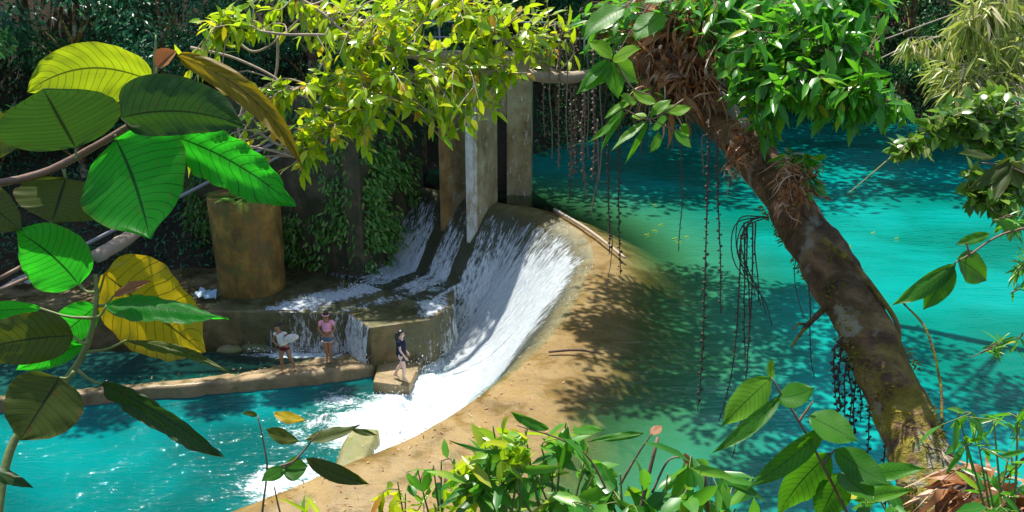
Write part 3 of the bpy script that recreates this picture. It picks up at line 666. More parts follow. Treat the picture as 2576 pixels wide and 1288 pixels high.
def person(foot, yaw, H, pose, skin, label, shirt, shorts, hairstyle, shirtmat, shortmat):
    """local frame: +y forward, +x = the person's right ... rotated by yaw about z"""
    p = thing('person', foot, label, 'person'); ca, sa = math.cos(yaw), math.sin(yaw)
    def Wd(q): x, y, z = [c*H for c in q]; return (foot[0]+x*ca-y*sa, foot[1]+x*sa+y*ca, foot[2]+z)
    J = {}; 
    def add(k, q, r): J[k] = (Wd(q), tuple(c*H for c in r) if isinstance(r, tuple) else r*H)
    P = pose
    add('pelvis', P['pelvis'], .074); add('waist', P['waist'], .064); add('chest', P['chest'], .07); add('upper', P['upper'], .05)
    add('neck', P['neck'], .029); add('jaw', P['jaw'], .04); add('head', P['head'], .056); add('crown', P['crown'], .045)
    E = [('pelvis','waist'),('waist','chest'),('chest','upper'),('upper','neck'),('neck','jaw'),('jaw','head'),('head','crown')]
    add('nose', P['nose'], .009); E.append(('jaw','nose'))
    for s in 'rl':
        add('sh'+s, P['sh'+s], .034); add('el'+s, P['el'+s], .022); add('wr'+s, P['wr'+s], .016); add('pa'+s, P['pa'+s], .02)
        E += [('upper','sh'+s),('sh'+s,'el'+s),('el'+s,'wr'+s),('wr'+s,'pa'+s)]
        w_ = np.array(P['wr'+s]); pa = np.array(P['pa'+s]); d = nrm(pa-w_); sd = nrm(np.cross(d, (0,.3,1))) if abs(d[2]) < .8 else np.array((0,1.,0))
        for k in range(4):
            q = sd*(k-1.5)*.0095; L = (.028,.034,.037,.03)[k]
            add('f%d%s' % (k,s), pa+d*.016+q*1.2, .0052); add('g%d%s' % (k,s), pa+d*(.016+L)+q*1.3+np.array((0,.004,-.004)), .0045); E += [('pa'+s,'f%d%s' % (k,s)),('f%d%s' % (k,s),'g%d%s' % (k,s))]
        add('t0'+s, w_+(pa-w_)*.7+sd*.026, .0065); add('t1'+s, w_+(pa-w_)*.7+sd*.034+d*.025, .0055); E += [('pa'+s,'t0'+s),('t0'+s,'t1'+s)]
        add('hi'+s, P['hi'+s], .062); add('kn'+s, P['kn'+s], .042); add('ca'+s, P['ca'+s], .038); add('an'+s, P['an'+s], .02); add('he'+s, P['he'+s], .02); add('to'+s, P['to'+s], .016)
        E += [('pelvis','hi'+s),('hi'+s,'kn'+s),('kn'+s,'ca'+s),('ca'+s,'an'+s),('an'+s,'he'+s),('an'+s,'to'+s)]
    skinned('body', J, E, skin, p)
    def infl(keys, ed, add_, name, mat, extra={}):
        K = {}
        for k in keys: K[k] = (J[k][0], (J[k][1] if not isinstance(J[k][1], tuple) else J[k][1][0])+add_*H)
        for k, (a, b, t, r) in extra.items(): K[k] = (tuple(np.array(J[a][0])*(1-t)+np.array(J[b][0])*t), r*H)
        skinned(name, K, ed, mat, p, root=0)
    shirt(p, J, H); shorts(infl)
    h = np.array(Wd(P['head'])); f = np.array((-sa, ca, 0)); cr = np.array(Wd(P['crown']))
    mb = MB(); n = 12; V = []; c = h+(cr-h)*.3-f*.012*H
    for j in range(n+1):
        for k in range(24):
            th = math.pi*j/n; ph = 2*math.pi*k/24; d = np.array((math.sin(th)*math.cos(ph), math.sin(th)*math.sin(ph), math.cos(th)))
            fw = float(np.dot(d, f)); r = .066*H
            if fw > .15 and d[2] < .45: r *= .55          # open face
            if d[2] < -.2: r *= .9
            V.append(c+d*r*(1+.06*fbm(*(d*3), 1.5))*np.array((1,1,1.05)))
    mb.add(V, [[j*24+k, (j+1)*24+k, (j+1)*24+(k+1)%24, j*24+(k+1)%24] for j in range(n) for k in range(24)])
    hairstyle(mb, c, f, H); obj('hair', mb, M_hair, p)
    # eyes and mouth
    up = np.array((0,0,1.)); rt = np.cross(f, up)
    for s in (-1,1):
        m3 = MB(); ellipsoid(m3, h+f*.05*H+rt*s*.02*H+up*.002*H, (.006*H,.006*H,.004*H), 5); obj('eye', m3, M_hair, p)
    m3 = MB(); ellipsoid(m3, h+f*.047*H-up*.034*H, (.013*H,.008*H,.004*H), 5); obj('mouth', m3, M_maroon, p)
    return p, J, Wd
def base_pose():
    return dict(pelvis=(0,0,.52), waist=(0,0,.6), chest=(0,.005,.70), upper=(0,0,.785), neck=(0,.005,.845), jaw=(0,.015,.885), head=(0,.01,.925), crown=(0,.005,.955), nose=(0,.072,.905),
        shr=(.095,0,.795), shl=(-.095,0,.795), elr=(.14,-.01,.64), ell=(-.14,-.01,.64), wrr=(.14,.03,.5), wrl=(-.14,.03,.5), par=(.14,.045,.46), pal=(-.14,.045,.46),
        hir=(.05,0,.49), hil=(-.05,0,.49), knr=(.05,.01,.275), knl=(-.05,.01,.275), car=(.05,-.008,.2), cal=(-.05,-.008,.2), anr=(.05,-.01,.04), anl=(-.05,-.01,.04),
        her=(.05,-.03,.018), hel=(-.05,-.03,.018), tor=(.058,.085,.012), tol=(-.058,.085,.012))
def tee(crop, slv=.42):
    def f(p, J, H):
        g = lambda k: np.array(J[k][0]); c, u, pv, nk = g('chest'), g('upper'), g('pelvis'), g('neck')
        hem = c+(pv-c)*crop; mb = MB(); rh = .083 if crop < .5 else .095
        tube(mb, spline([hem, c+(hem-c)*.5, c, u, u+(nk-u)*.45], 14), np.interp(np.linspace(0,1,14), [0,.25,.5,.78,1], [rh,rh*.98,.09,.078,.04])*H, 18, .06, rs=9)
        sh = obj('shirt', mb, f.mat, p)
        for k in 'rl':
            a, e = g('sh'+k), g('el'+k); m2 = MB(); tube(m2, spline([u+(a-u)*.45, a, a+(e-a)*slv], 8), np.array([.03,.037,.04,.04,.039,.038,.037,.037])*H, 12, .08, rs=12); obj('sleeve', m2, f.mat, sh)
    return f
def shortsf(ln=.4, r=.056):
    def f(infl): infl(['pelvis','hir','hil'], [('pelvis','hir'),('pelvis','hil'),('hir','lr'),('hil','ll'),('pelvis','wb')], .02, 'shorts', f.mat,
        {'lr':('hir','knr',ln,r), 'll':('hil','knl',ln,r), 'wb':('pelvis','waist',.3,.08)})
    return f
zl = -3.5
# woman in pink, facing the camera, both hands at her belly
po = base_pose(); po.update(elr=(.155,-.01,.66), ell=(-.155,-.01,.66), wrr=(.075,.075,.57), wrl=(-.075,.075,.57), par=(.035,.095,.555), pal=(-.035,.095,.555), knr=(.032,.01,.275), knl=(-.032,.01,.275), car=(.035,-.008,.2), cal=(-.035,-.008,.2), anr=(.03,-.01,.04), anl=(-.03,-.01,.04), her=(.03,-.03,.018), hel=(-.03,-.03,.018), tor=(.04,.085,.012), tol=(-.04,.085,.012))
t1 = tee(.35); t1.mat = M_pink; s1 = shortsf(.34,.07); s1.mat = M_denim
f1 = atz(828,908,zl)
def hair_short(mb, c, f, H): pass
pp, J, Wd = person((f1.x,f1.y,zl), math.pi+.1, 1.6, po, M_skin, 'woman in a pink cropped top and blue shorts with both hands at her belly', t1, s1, hair_short, None, None)
mb = MB(); hc = Wd(po['head']); ring = [(hc[0]+.094*math.cos(a), hc[1]+.09*math.sin(a), hc[2]+.035+.012*math.sin(a)) for a in np.linspace(0, 6.2832, 25)]
tube(mb, ring, .019, 6); obj('headband', mb, M_pink, pp)
for s in 'rl':
    mb = MB(); k = np.array(J['hi'+s][0])*.63+np.array(J['kn'+s][0])*.37; tube(mb, [(k[0]+.1*math.cos(a), k[1]+.1*math.sin(a), k[2]) for a in np.linspace(0, 6.2832, 15)], .012, 5); obj('shorts_hem', mb, M_white, pp)
# woman in white, leaning, face turned left, towel on one arm
po = base_pose(); po.update(pelvis=(.02,0,.53), waist=(.005,0,.61), chest=(-.02,.01,.71), upper=(-.04,.01,.79), neck=(-.06,.015,.845), jaw=(-.08,.03,.885), head=(-.085,.02,.925), crown=(-.08,.01,.957), nose=(-.125,.068,.905),
   shr=(.055,0,.79), shl=(-.135,0,.785), ell=(-.185,.0,.65), wrl=(-.12,.09,.62), pal=(-.085,.1,.61), elr=(.15,.03,.68), wrr=(.23,.1,.73), par=(.26,.11,.755),
   hir=(.07,0,.5), hil=(-.03,0,.5), knl=(-.05,.04,.275), knr=(.11,.0,.28), cal=(-.055,0,.2), anl=(-.05,.0,.04), car=(.13,-.04,.2), anr=(.175,-.07,.05), hel=(-.05,-.03,.018), tol=(-.055,.085,.012), her=(.18,-.1,.025), tor=(.21,.02,.012))
t2 = tee(.75,.12); t2.mat = M_white; s2 = shortsf(.3,.074); s2.mat = M_maroon
f2 = atz(718,932,zl)
def hair_bun(mb, c, f, H): ellipsoid(mb, c+np.array((.05,.03,.03))*H*1.1, (.035*H,.035*H,.03*H), 7)
# mirror so that the towel arm is on the right of the picture when she faces the camera
for k in list(po): po[k] = (-po[k][0], po[k][1], po[k][2])
pw, J, Wd = person((f2.x,f2.y,zl), math.pi-.05, 1.5, po, M_skin, 'woman in a white tank top and maroon shorts leaning sideways on the ledge', t2, s2, hair_bun, None, None)
tw = np.array(Wd((-.2,.1,.74))); mb = MB()
V = []
for a_ in range(19):
    for b_ in range(28):
        th = math.pi*a_/18; ph = 2*math.pi*b_/28; d = np.array((math.sin(th)*math.cos(ph), math.sin(th)*math.sin(ph), math.cos(th))); r = 1+.45*fbm(*(d*2), 1.3, 4)
        V.append(tw+d*r*np.array((.19,.1,.11))+np.array((0,0,.06*d[0])))
mb.add(V, [[a_*28+b_, (a_+1)*28+b_, (a_+1)*28+(b_+1)%28, a_*28+(b_+1)%28] for a_ in range(18) for b_ in range(28)])
obj('towel', mb, M_white, label='bunched white towel held on the arm of the leaning woman', cat='towel')
# woman in navy, facing right
po = base_pose(); po.update(jaw=(0,.03,.883), nose=(0,.08,.9), head=(0,.02,.922), elr=(.13,.02,.65), wrr=(.12,.1,.53), par=(.115,.12,.49), ell=(-.12,-.02,.65), wrl=(-.12,.07,.52), pal=(-.12,.09,.48),
   knr=(.05,.06,.28), car=(.05,.05,.2), anr=(.05,.045,.04), her=(.05,.02,.018), tor=(.05,.13,.012), knl=(-.05,-.01,.285), cal=(-.05,-.08,.21), anl=(-.05,-.15,.06), hel=(-.05,-.18,.045), tol=(-.05,-.06,.012))
t3 = tee(1.05,.5); t3.mat = M_navy; s3 = shortsf(.62,.07); s3.mat = M_navy2
f3 = atz(1012,955,-3.57)
def hair_long(mb, c, f, H):
    tube(mb, [c-f*.03*H, c-f*.07*H+np.array((0,0,-.03*H)), c-f*.085*H+np.array((0,0,-.1*H)), c-f*.075*H+np.array((0,0,-.17*H))], [.045*H,.04*H,.03*H,.01*H], 8)
person((f3.x,f3.y,-3.56), -math.pi/2-.15, 1.56, po, M_skinp, 'woman with long dark hair in a navy shirt stepping on the low block', t3, s3, hair_long, None, None)

# ------------------------------------------------------------------ background forest
def make_tree(H, Rc, nleaf, mat, seed, leafL=.24, low=.15):
    rs = np.random.RandomState(seed); rr = random.Random(seed)
    t = bpy.data.objects.new('forest_tree', None); SC.collection.objects.link(t)
    mb = MB(); top = (rr.uniform(-.6,.6), rr.uniform(-.6,.6), H*.85)
    trunk = spline([(0,0,-1.5),(rr.uniform(-.2,.2),0,H*.3),(rr.uniform(-.4,.4),rr.uniform(-.3,.3),H*.6), top], 12)
    tube(mb, trunk, [.2,.16,.12,.05], 7, .1)
    clumps = []
    for k in range(26):
        z = H*(low+(1-low)*rr.random()**.8); a = rr.uniform(0, 6.28); q = Rc*(.35+.65*rr.random())*(1-.45*abs(z/H-.55))
        c = np.array((q*math.cos(a), q*math.sin(a), z)); clumps.append((c, rr.uniform(.7,1.5)))
        b = trunk[min(11, int(z/H*9))]; 
        if k % 2 == 0: tube(mb, spline([b, (b+c)/2+np.array((0,0,.3)), c], 6), [.06,.03,.012], 5, cap=False)
    obj('trunk', mb, M_bark, t)
    mb = MB(); per = nleaf//26
    for c, r in clumps:
        d = nrm(rs.randn(per, 3)); rad = r*(rs.rand(per)**.45); p = c+d*rad[:,None]*np.array((1,1,.6))
        dr = nrm(d*np.array((1,1,.3))+rs.randn(per,3)*.5+np.array((0,0,-.5))); nn = nrm(np.array((0,0,1.))+rs.randn(per,3)*.55)
        leaves(mb, p, dr, nn, leafL*rs.uniform(.6,1.3,per), leafL*.42*rs.uniform(.7,1.2,per), np.clip(.5+rs.randn(per)*.22+rr.uniform(-.15,.15), 0, 1))
    obj('crown', mb, mat, t)
    return t
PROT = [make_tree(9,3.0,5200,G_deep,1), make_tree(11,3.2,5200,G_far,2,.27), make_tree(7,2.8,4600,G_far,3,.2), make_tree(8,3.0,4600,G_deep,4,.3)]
used = [False]*4
def place_tree(x, y, sc, rz, v, label, group, sz=None):
    r = PROT[v]
    if used[v]:
        s = r; r = s.copy(); SC.collection.objects.link(r)
        for ch in s.children: c = ch.copy(); SC.collection.objects.link(c); c.parent = r
    used[v] = True
    r.location = (x, y, (ground(x, y) if sz is None else sz)-.3); r.rotation_euler = (0,0,rz); r.scale = (sc,)*3
    tag(r, label, 'tree', group); return r
LB = ['dark teal leaved jungle tree', 'taller mid green jungle tree', 'short fine leaved bright jungle tree', 'dark broad leaved jungle tree']
spots = []
for x in np.arange(-24, -3, 2.9): spots.append((x+R.uniform(-.8,.8), yfar(x)+1.8+R.uniform(0,.8), 'l'))
for x in np.arange(-27, 1, 3.0): spots.append((x+R.uniform(-.8,.8), yfar(x)+5.5+R.uniform(0,1.5), 'l'))
for x in np.arange(2, 34, 3.1): spots.append((x+R.uniform(-.8,.8), yfar(x)+2.6+R.uniform(0,.9), 'r'))
for x in np.arange(0, 38, 3.2): spots.append((x+R.uniform(-.8,.8), yfar(x)+6.2+R.uniform(0,1.5), 'r'))
for i, (x, y, sd) in enumerate(spots):
    v = R.choice((0,3,0,1,3)) if sd == 'l' else R.choice((0,1,2,3))
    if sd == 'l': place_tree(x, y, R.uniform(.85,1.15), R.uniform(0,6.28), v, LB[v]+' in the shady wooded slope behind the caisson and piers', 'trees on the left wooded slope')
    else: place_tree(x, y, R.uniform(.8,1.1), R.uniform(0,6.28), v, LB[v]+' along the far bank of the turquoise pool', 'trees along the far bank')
def scatter_ground(name, n, xr, off, mat, L, label, hmax=.8):
    P = []; 
    for k in range(n):
        x = R.uniform(*xr); y = yfar(x)+R.uniform(*off); P.append((x, y, ground(x, y)+R.random()**2*hmax))
    N = len(P); mb = MB(); leaves(mb, P, nrm(rndn(N)+np.array((0,-.5,-.2))), nrm(rndn(N,.5)+np.array((0,-.4,1))), L*NR.uniform(.5,1.4,N), L*.4, np.clip(.5+NR.randn(N)*.25,0,1))
    o = obj(name, mb, mat, label=label, cat='undergrowth', kind='stuff'); return o
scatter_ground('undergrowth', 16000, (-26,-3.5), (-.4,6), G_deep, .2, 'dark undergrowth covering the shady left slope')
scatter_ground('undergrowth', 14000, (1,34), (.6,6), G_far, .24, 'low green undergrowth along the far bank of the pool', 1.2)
# creepers on the walls
P = []; Dv = []
for k in range(15000):
    if R.random() < .55: t = R.random(); x = -3.25-1.75*t; y = 31.9-3.7*t; nx, ny = .9,-.42
    else: t = R.random(); x = -5.2-6.2*t; y = 28.35+1.85*t; nx, ny = -.28,-.95
    z = R.uniform(-2.1, 4.4)
    dens = .3+1.5*fbm(x, y, z, .8)
    if (t > .25 or ny < -.9) and R.random() < dens*(1.1 if z < 2 else .5): o = .05+R.random()**2*.55*(1 if z > -1.7 else .4); P.append((x+nx*o, y+ny*o, z)); Dv.append((nx,ny,-1))
N = len(P); mb = MB(); leaves(mb, P, nrm(np.array(Dv)+rndn(N,.6)), nrm(np.array((0,-.7,.8))+rndn(N,.4)), .2*NR.uniform(.5,1.5,N), .09, np.clip(.62+NR.randn(N)*.25,0,1))
obj('creeper', mb, G_crp, label='leafy creepers and ferns hanging over the dark walls beside the chutes', cat='creeper', kind='stuff')

# added shade trees: unseen crowns placed over the water to cast dappled shade
def shade_tree(base, bough_pts, clumps, label, mat=G_mid, nl=760, L=.24):
    t = thing('added_shade_tree', base, label, 'tree'); mb = MB(); tube(mb, spline([base]+bough_pts, 24), np.linspace(.3,.07,24), 9, .1)
    for c, r in clumps:
        j = min(bough_pts, key=lambda q: (Vector(q)-Vector(c)).length); tube(mb, spline([j, (Vector(j)+Vector(c))/2+Vector((0,0,.3)), c], 6), [.06,.03,.01], 5)
    obj('trunk', mb, M_bark, t); mb = MB()
    for c, r in clumps:
        d = nrm(rndn(nl)); p = np.array(c)+d*(1.4*r*NR.rand(nl)**.75)[:,None]*np.array((1.1,.9,.45))+d[:,[1,2,0]]*.25*r
        leaves(mb, p, nrm(d+rndn(nl,.5)+np.array((0,0,-.3))), nrm(np.array((0,0,1.))+rndn(nl,.4)), L*NR.uniform(.7,1.3,nl), L*.5, np.clip(.5+NR.randn(nl)*.2,0,1))
    obj('crown', mb, mat, t); return t
def over(x, y, h, z0=0): return (x+SUN.x/SUN.z*(h-z0), y+SUN.y/SUN.z*(h-z0), h)      # the point at height h that shades (x, y, z0)
cl = [(over(*q), r) for q, r in (((3.3,21.5,11),1.0),((3.6,20.2,11.5),1.2),((2.4,19.3,11),.8),((4.6,21.6,11.5),1.2),((2.4,18.4,11),.6),((3.0,17.3,11),1.0),((4.3,18.0,11.5),1.2),((2.2,15.6,10.5),.8),((3.6,15.8,10.5),1.0),((5.3,19.5,12),1.0),((4.6,14.5,10.5),1.0),((6.3,16.2,11),1.2),((6.0,18.5,11.5),1.3),((7.6,14.2,10.5),1.1),((5.6,12.8,10),.9),((8.2,17.5,11.5),1.2),((9.8,15,11),1.2),((4.4,12.4,10),.9),((7.0,20.5,12),1.0))]
shade_tree((17,12,-.5), [(14.5,16,5),(12,20,10),(9,23,12.8),(6.5,24.5,12.9),(5,25,12.6)], cl, 'unseen tree added on the right bank so its high boughs shade the dam crest')
cl = [(over(*q), r) for q, r in (((-1.2,29.0,12,-.5),1.3),((.4,28.2,12.5,-.5),1.0),((-.6,26.9,12,-2),.8),((-1.6,27.6,12,-1),1.2),((-2.8,28.6,12,-1),1.4),((-2.6,26.4,12,-2.3),.8),
  ((-4.6,27.4,12,-2.3),1.2),((-7.2,27.2,12,-2.3),1.3),((-9.4,26.6,12.5,-2.3),1.2),((-3.4,25.3,12,-2.3),.6),((-8.6,25.4,12,-3),.8),((-8.2,22.2,11.5,-3.9),.6),((-6.3,22.7,11.5,-3.9),.5),((-11.3,21.5,12,-3.9),.8),((-5.2,23.0,11.5,-3.9),.4),
  ((-11.5,23.6,12,-3.6),1.2),((-14,23.5,12,-3.6),1.5),((1.2,31.5,12),1.6),((4,34,12),1.8),((3,31.5,12),1.5),((6,33,12),1.6))]
shade_tree((-3.5,41,8), [(-2.5,38,12),(-1.5,35,13.6),(-2,33,14),(-5,31.5,13.8),(-9,31,13.3)], cl, 'unseen tree added behind the piers so its boughs shade the chutes')

FR = []
for k in range(95):
    x = R.uniform(1.0, 25); yw = R.uniform(29, yfar(x)-.5 if x < 20 else 42); 
    if R.random() < (yw-27)/7: FR.append((over(x, yw, 13.5+R.uniform(0,2.5)), R.uniform(1.3,2.4)))
shade_tree((13,48,3), [(12,46,9),(11.5,45,14),(10,44,15.5),(6,42,15.5),(3,41,15)], FR, 'tree added on the far bank, its unseen high boughs darkening the back of the pool', G_far, 420, .42)
# ------------------------------------------------------------------ foreground leaves
CAMP = np.array((0,0,CAMZ))
def bigleaf(mb, b, t, wl, wr, d0=2.4, d1=None, bend=0, N=None, shape=(.85,.75), fold=.15, rip=.012, curl=0, lc=.5, nu=30, nv=12, sag=0, jag=0, bitten=0):
    """midrib from pixel b to pixel t at depths d0,d1; half-widths and bend in pixels"""
    d1 = d0 if d1 is None else d1; k = (d0+d1)/2/FPX
    A = np.array(atd(*b, d0)); B = np.array(atd(*t, d1)); axis = B-A; Ln = np.linalg.norm(axis)
    mid = (A+B)/2; view = nrm(mid-CAMP)
    Nn = np.array(N if N is not None else (0,-.45,.75), float); Nn = nrm(Nn)
    side_img = nrm(np.cross(view, axis)); C = mid+side_img*bend*k*2-np.array((0,0,sag))
    V = []; Aa = []
    sc_ = abs(float(np.dot(nrm(np.cross(Nn, nrm(axis))), side_img))); sc_ = 1/max(sc_, .45)
    ph = R.uniform(0, 9)
    for i in range(nu+1):
        u = i/nu; p = (1-u)**2*A+2*u*(1-u)*C+u*u*B; T = nrm(2*(1-u)*(C-A)+2*u*(B-C)); S = nrm(np.cross(Nn, T)); n2 = np.cross(T, S)
        if np.dot(S, side_img) < 0: S = -S
        w = math.sin(math.pi*min(1, u**shape[0]))**shape[1] if 0 < u < 1 else 0
        w = w*min(1, max(0, (1-u))/.2)**.38*min(1, u/.05)**.2
        for j in range(nv+1):
            q = -1+2*j/nv; hw = (wr if q > 0 else wl)*k*sc_*w; aq = abs(q)
            if jag and aq > .9: hw *= 1-jag*max(0, fbm(u*9, q, ph, 1, 2))
            z = fold*aq*hw-curl*aq*aq*hw + rip*Ln*math.sin(2*math.pi*7*(u-.17*aq)+ph*0)*aq*.6+ .045*Ln*fbm(u*1.6, q*1.2, ph, 1, 2)*(.3+aq)+.012*Ln*math.sin(u*16+ph+q)*aq**3
            V.append(p+S*hw*q+n2*z); Aa.append((u, q, lc))
    F = [[i*(nv+1)+j, i*(nv+1)+j+1, (i+1)*(nv+1)+j+1, (i+1)*(nv+1)+j] for i in range(nu) for j in range(nv)]
    mb.add(V, F, Aa); return A
BACK = (0,-1,-.1); TOP = (0,-.45,.75); LEFT=(-.5,-.6,.5)
def leafpart(parent, b, t, wl, wr, mat, label=None, pet=None, **kw):
    mb = MB(); A = bigleaf(mb, b, t, wl, wr, **kw); o = obj('leaf', mb, mat, parent)
    if label: o['label'] = label
    if pet:
        m2 = MB(); P1 = atd(*pet[:2], pet[2] if len(pet) > 2 else kw.get('d0', 2.4)); tube(m2, spline([P1, (P1+Vector(A))/2+Vector((0,0,-.01)), Vector(A)], 6), [.005,.0035,.003], 6); obj('petiole', m2, M_stem, o)
    return o
D = 2.4
pa = thing('broad_leaved_branch', atd(-120,500,D), 'brown branch with large oval leaves reaching in from the upper left edge', 'branch')
mb = MB(); tube(mb, spline([atd(-140,480,D), atd(0,460,D), atd(120,430,D+.02), atd(250,362,D+.02), atd(335,312,D+.03), atd(375,318,D)], 40), [.011,.0105,.009,.006], 8, .12, rs=30); obj('stem', mb, M_stemb, pa)
mb = MB(); tube(mb, spline([atd(335,312,D+.03), atd(345,260,D+.1), atd(383,205,D+.14), atd(390,150,D+.14), atd(392,88,D+.14)], 20), [.004,.003,.004,.006,.002], 7); obj('shoot', mb, M_stem, pa)
leafpart(pa, (382,205), (68,232), 84, 64, B_yg, 'glowing yellow green leaf', d0=D+.15, d1=D+.05, bend=46, N=BACK, fold=.05, rip=.02, shape=(.75,.5))
leafpart(pa, (190,372), (108,222), 158, 135, B_dk, d0=D-.05, d1=D-.15, N=(.1,-.95,.15), fold=-.1, shape=(.8,.6), pet=(190,398), jag=.06)
leafpart(pa, (305,296), (612,318), 92, 62, B_dk, d0=D-.15, d1=D-.1, bend=-26, N=(.1,-1,.1), fold=-.08, curl=.05, shape=(.6,.55), pet=(352,318))
leafpart(pa, (292,352), (376,600), 140, 135, B_gr, 'bright emerald heart shaped leaf', d0=D+.02, d1=D-.06, bend=-8, N=(.05,-1,-.05), fold=.03, shape=(.68,.72), pet=(290,338))
leafpart(pa, (386,328), (738,520), 60, 68, B_gr, 'long emerald leaf with rippled edge', d0=D+.05, d1=D, bend=-25, N=(.05,-1,-.05), fold=.1, rip=.035, shape=(.95,.6), pet=(372,318))
leafpart(pa, (445,140), (760,418), 30, 34, B_or, 'narrow olive and orange leaf arching down', d0=D+.1, d1=D, bend=-45, N=(.4,-.9,.0), fold=.3, curl=.1, lc=1, shape=(.7,.6))
leafpart(pa, (395,170), (445,128), 20, 22, B_re, 'small curled rust coloured leaf', d0=D+.1, N=(0,-.7,.5), fold=.8, pet=(385,215))
leafpart(pa, (165,448), (130,560), 140, 105, B_ol, d0=D+.06, d1=D, N=(.1,-.95,.15), shape=(.7,.6), jag=.15, pet=(160,425), fold=-.05)
leafpart(pa, (-60,300), (45,372), 55, 60, B_ol, d0=D, N=BACK, shape=(.8,.6))
leafpart(pa, (-80,470), (55,580), 50, 55, B_ol, d0=D-.1, N=(0,-.8,.4), shape=(.8,.6))
pb = thing('broad_leaved_sapling', atd(40,1420,2.2), 'upright sapling with emerald and golden leaves at the lower left', 'sapling')
mb = MB(); tube(mb, spline([atd(-30,1500,2.2), atd(20,1150,2.3), atd(110,1020,2.35), atd(185,930,2.4), atd(225,850,2.4), atd(242,760,2.4), atd(240,690,2.4)], 40), [.012,.011,.009,.007,.005], 8, .1, rs=30); obj('stem', mb, M_stem, pb)
leafpart(pb, (198,716), (40,578), 88, 78, B_gr, d0=D-.05, d1=D-.1, bend=10, N=(.05,-1,-.05), shape=(.7,.62), pet=(236,735), fold=-.05)
leafpart(pb, (262,690), (512,888), 105, 100, B_go, 'large golden yellow leaf', d0=D+.1, d1=D+.05, bend=0, N=BACK, shape=(.75,.62), pet=(242,742), fold=.05)
leafpart(pb, (268,768), (575,802), 28, 36, B_gr, 'narrow dark green leaf lying over the golden one', d0=D-.05, d1=D-.12, bend=-8, N=(0,-.4,.9), shape=(.7,.7), pet=(236,800), fold=-.1, lc=0)
leafpart(pb, (285,745), (380,708), 12, 10, B_re, d0=D, N=TOP, fold=.5, pet=(248,770))
leafpart(pb, (185,845), (-90,890), 62, 68, B_ol, d0=D-.12, d1=D-.2, bend=10, N=(0,-.95,.2), shape=(.7,.62), pet=(222,862))
leafpart(pb, (100,775), (-80,785), 22, 26, B_gr, d0=D-.02, N=(.05,-1,-.05), shape=(.8,.7), pet=(232,800))
leafpart(pb, (245,768), (120,872), 42, 48, B_gr, d0=D+.06, N=(.05,-1,-.05), shape=(.8,.7), pet=(240,790))
leafpart(pb, (215,862), (40,932), 28, 40, B_gr, d0=D+.04, N=(.05,-1,-.05), shape=(.9,.7))
leafpart(pb, (318,856), (580,938), 10, 20, B_ol, 'thin drooping pale leaf', d0=D, d1=D-.1, bend=-14, N=(0,-.3,.9), shape=(.8,.7), pet=(215,885), lc=1)
leafpart(pb, (150,950), (50,1108), 96, 88, B_ol, d0=D-.25, d1=D-.3, N=(0,-.95,.15), shape=(.7,.55), pet=(185,935))
leafpart(pb, (258,966), (560,1150), 24, 36, B_dk, 'long dark torn leaf hanging over the lower pool', d0=D-.1, d1=D-.2, bend=-10, N=(.2,-.95,.1), shape=(.6,.45), pet=(195,930), jag=.3)
leafpart(pb, (-60,1165), (85,1228), 16, 18, B_dk, d0=D-.3, N=TOP, shape=(.8,.7))

# sprays of explicit medium leaves: (b, t, w, lc)
def spray(name, label, cat, stems, L, mat, d, smat=M_stemb, stemr=.006, N=None, base=None, group=None, veins=None):
    t = thing(name, base or atd(*stems[0][0], d), label, cat, group)
    for st in stems:
        mb = MB(); tube(mb, spline([atd(u, v, d) for u, v in st], 16), [stemr, stemr*.5], 6, .1, rs=25); obj('stem', mb, smat, t)
    for q in L:
        b, tp, w, lc = q[:4]; mt = q[4] if len(q) > 4 else mat; dd = d+R.uniform(-.12,.12)
        mb = MB(); bigleaf(mb, b, tp, w, w, d0=d, d1=dd, bend=R.uniform(-.06,.06)*math.hypot(tp[0]-b[0], tp[1]-b[1]), N=N or (R.uniform(-.5,.5), -.55, .7), shape=(.8,.85), fold=R.uniform(.05,.25), rip=.008, lc=lc, nu=14, nv=6)
        obj('leaf', mb, mt, t)
    return t
B_md = leafmat('leaf_midgreen', [(0,(.02,.1,.01)),(.5,(.06,.24,.012)),(1,(.2,.38,.012))], (.18,.55,.01), .48, .3, 12, (.02,.08,.01))
spray('leafy_twig', 'twig with a rosette of toothed yellow green leaves hanging beside the leaning trunk', 'branch', [[(1690,-60),(1600,60),(1545,150)],[(1545,150),(1590,220),(1640,240)]],
  [((1538,148),(1478,104),17,.9),((1540,150),(1612,122),16,.9),((1530,150),(1450,236),22,.5),((1520,160),(1472,222),14,.4),((1535,155),(1555,250),24,.6),((1545,150),(1606,206),24,.9),((1528,152),(1500,215),20,.1),((1575,255),(1520,300),9,.7),((1600,255),(1560,240),12,1)], B_md, 5.2)
spray('leafy_twig', 'two large smooth leaves at the top edge left of the leaning trunk', 'branch', [[(1640,-60),(1600,-10),(1572,20)],[(1720,-60),(1690,0),(1668,35)]], [((1572,18),(1468,98),24,.5),((1668,35),(1598,102),30,.55),((1680,-20),(1620,8),20,.5)], B_md, 4.8)
spray('leafy_twig', 'twig with long narrow drooping leaves over the dark water', 'branch', [[(1720,250),(1640,300),(1580,280),(1560,270)],[(1700,330),(1640,300)]],
  [((1570,275),(1480,358),10,.6),((1575,280),(1510,385),7,.5),((1560,270),(1590,250),10,.9),((1625,305),(1538,380),9,.6),((1630,308),(1572,412),7,.5),((1620,300),(1590,290),10,1),((1640,290),(1690,250),14,.7),((1665,280),(1740,270),14,.8),((1660,335),(1634,384),12,.6),((1700,325),(1740,372),13,.6),((1720,310),(1722,360),12,.8),((1650,260),(1590,225),14,.9),((1680,300),(1640,325),12,.5)], B_md, 5.4)
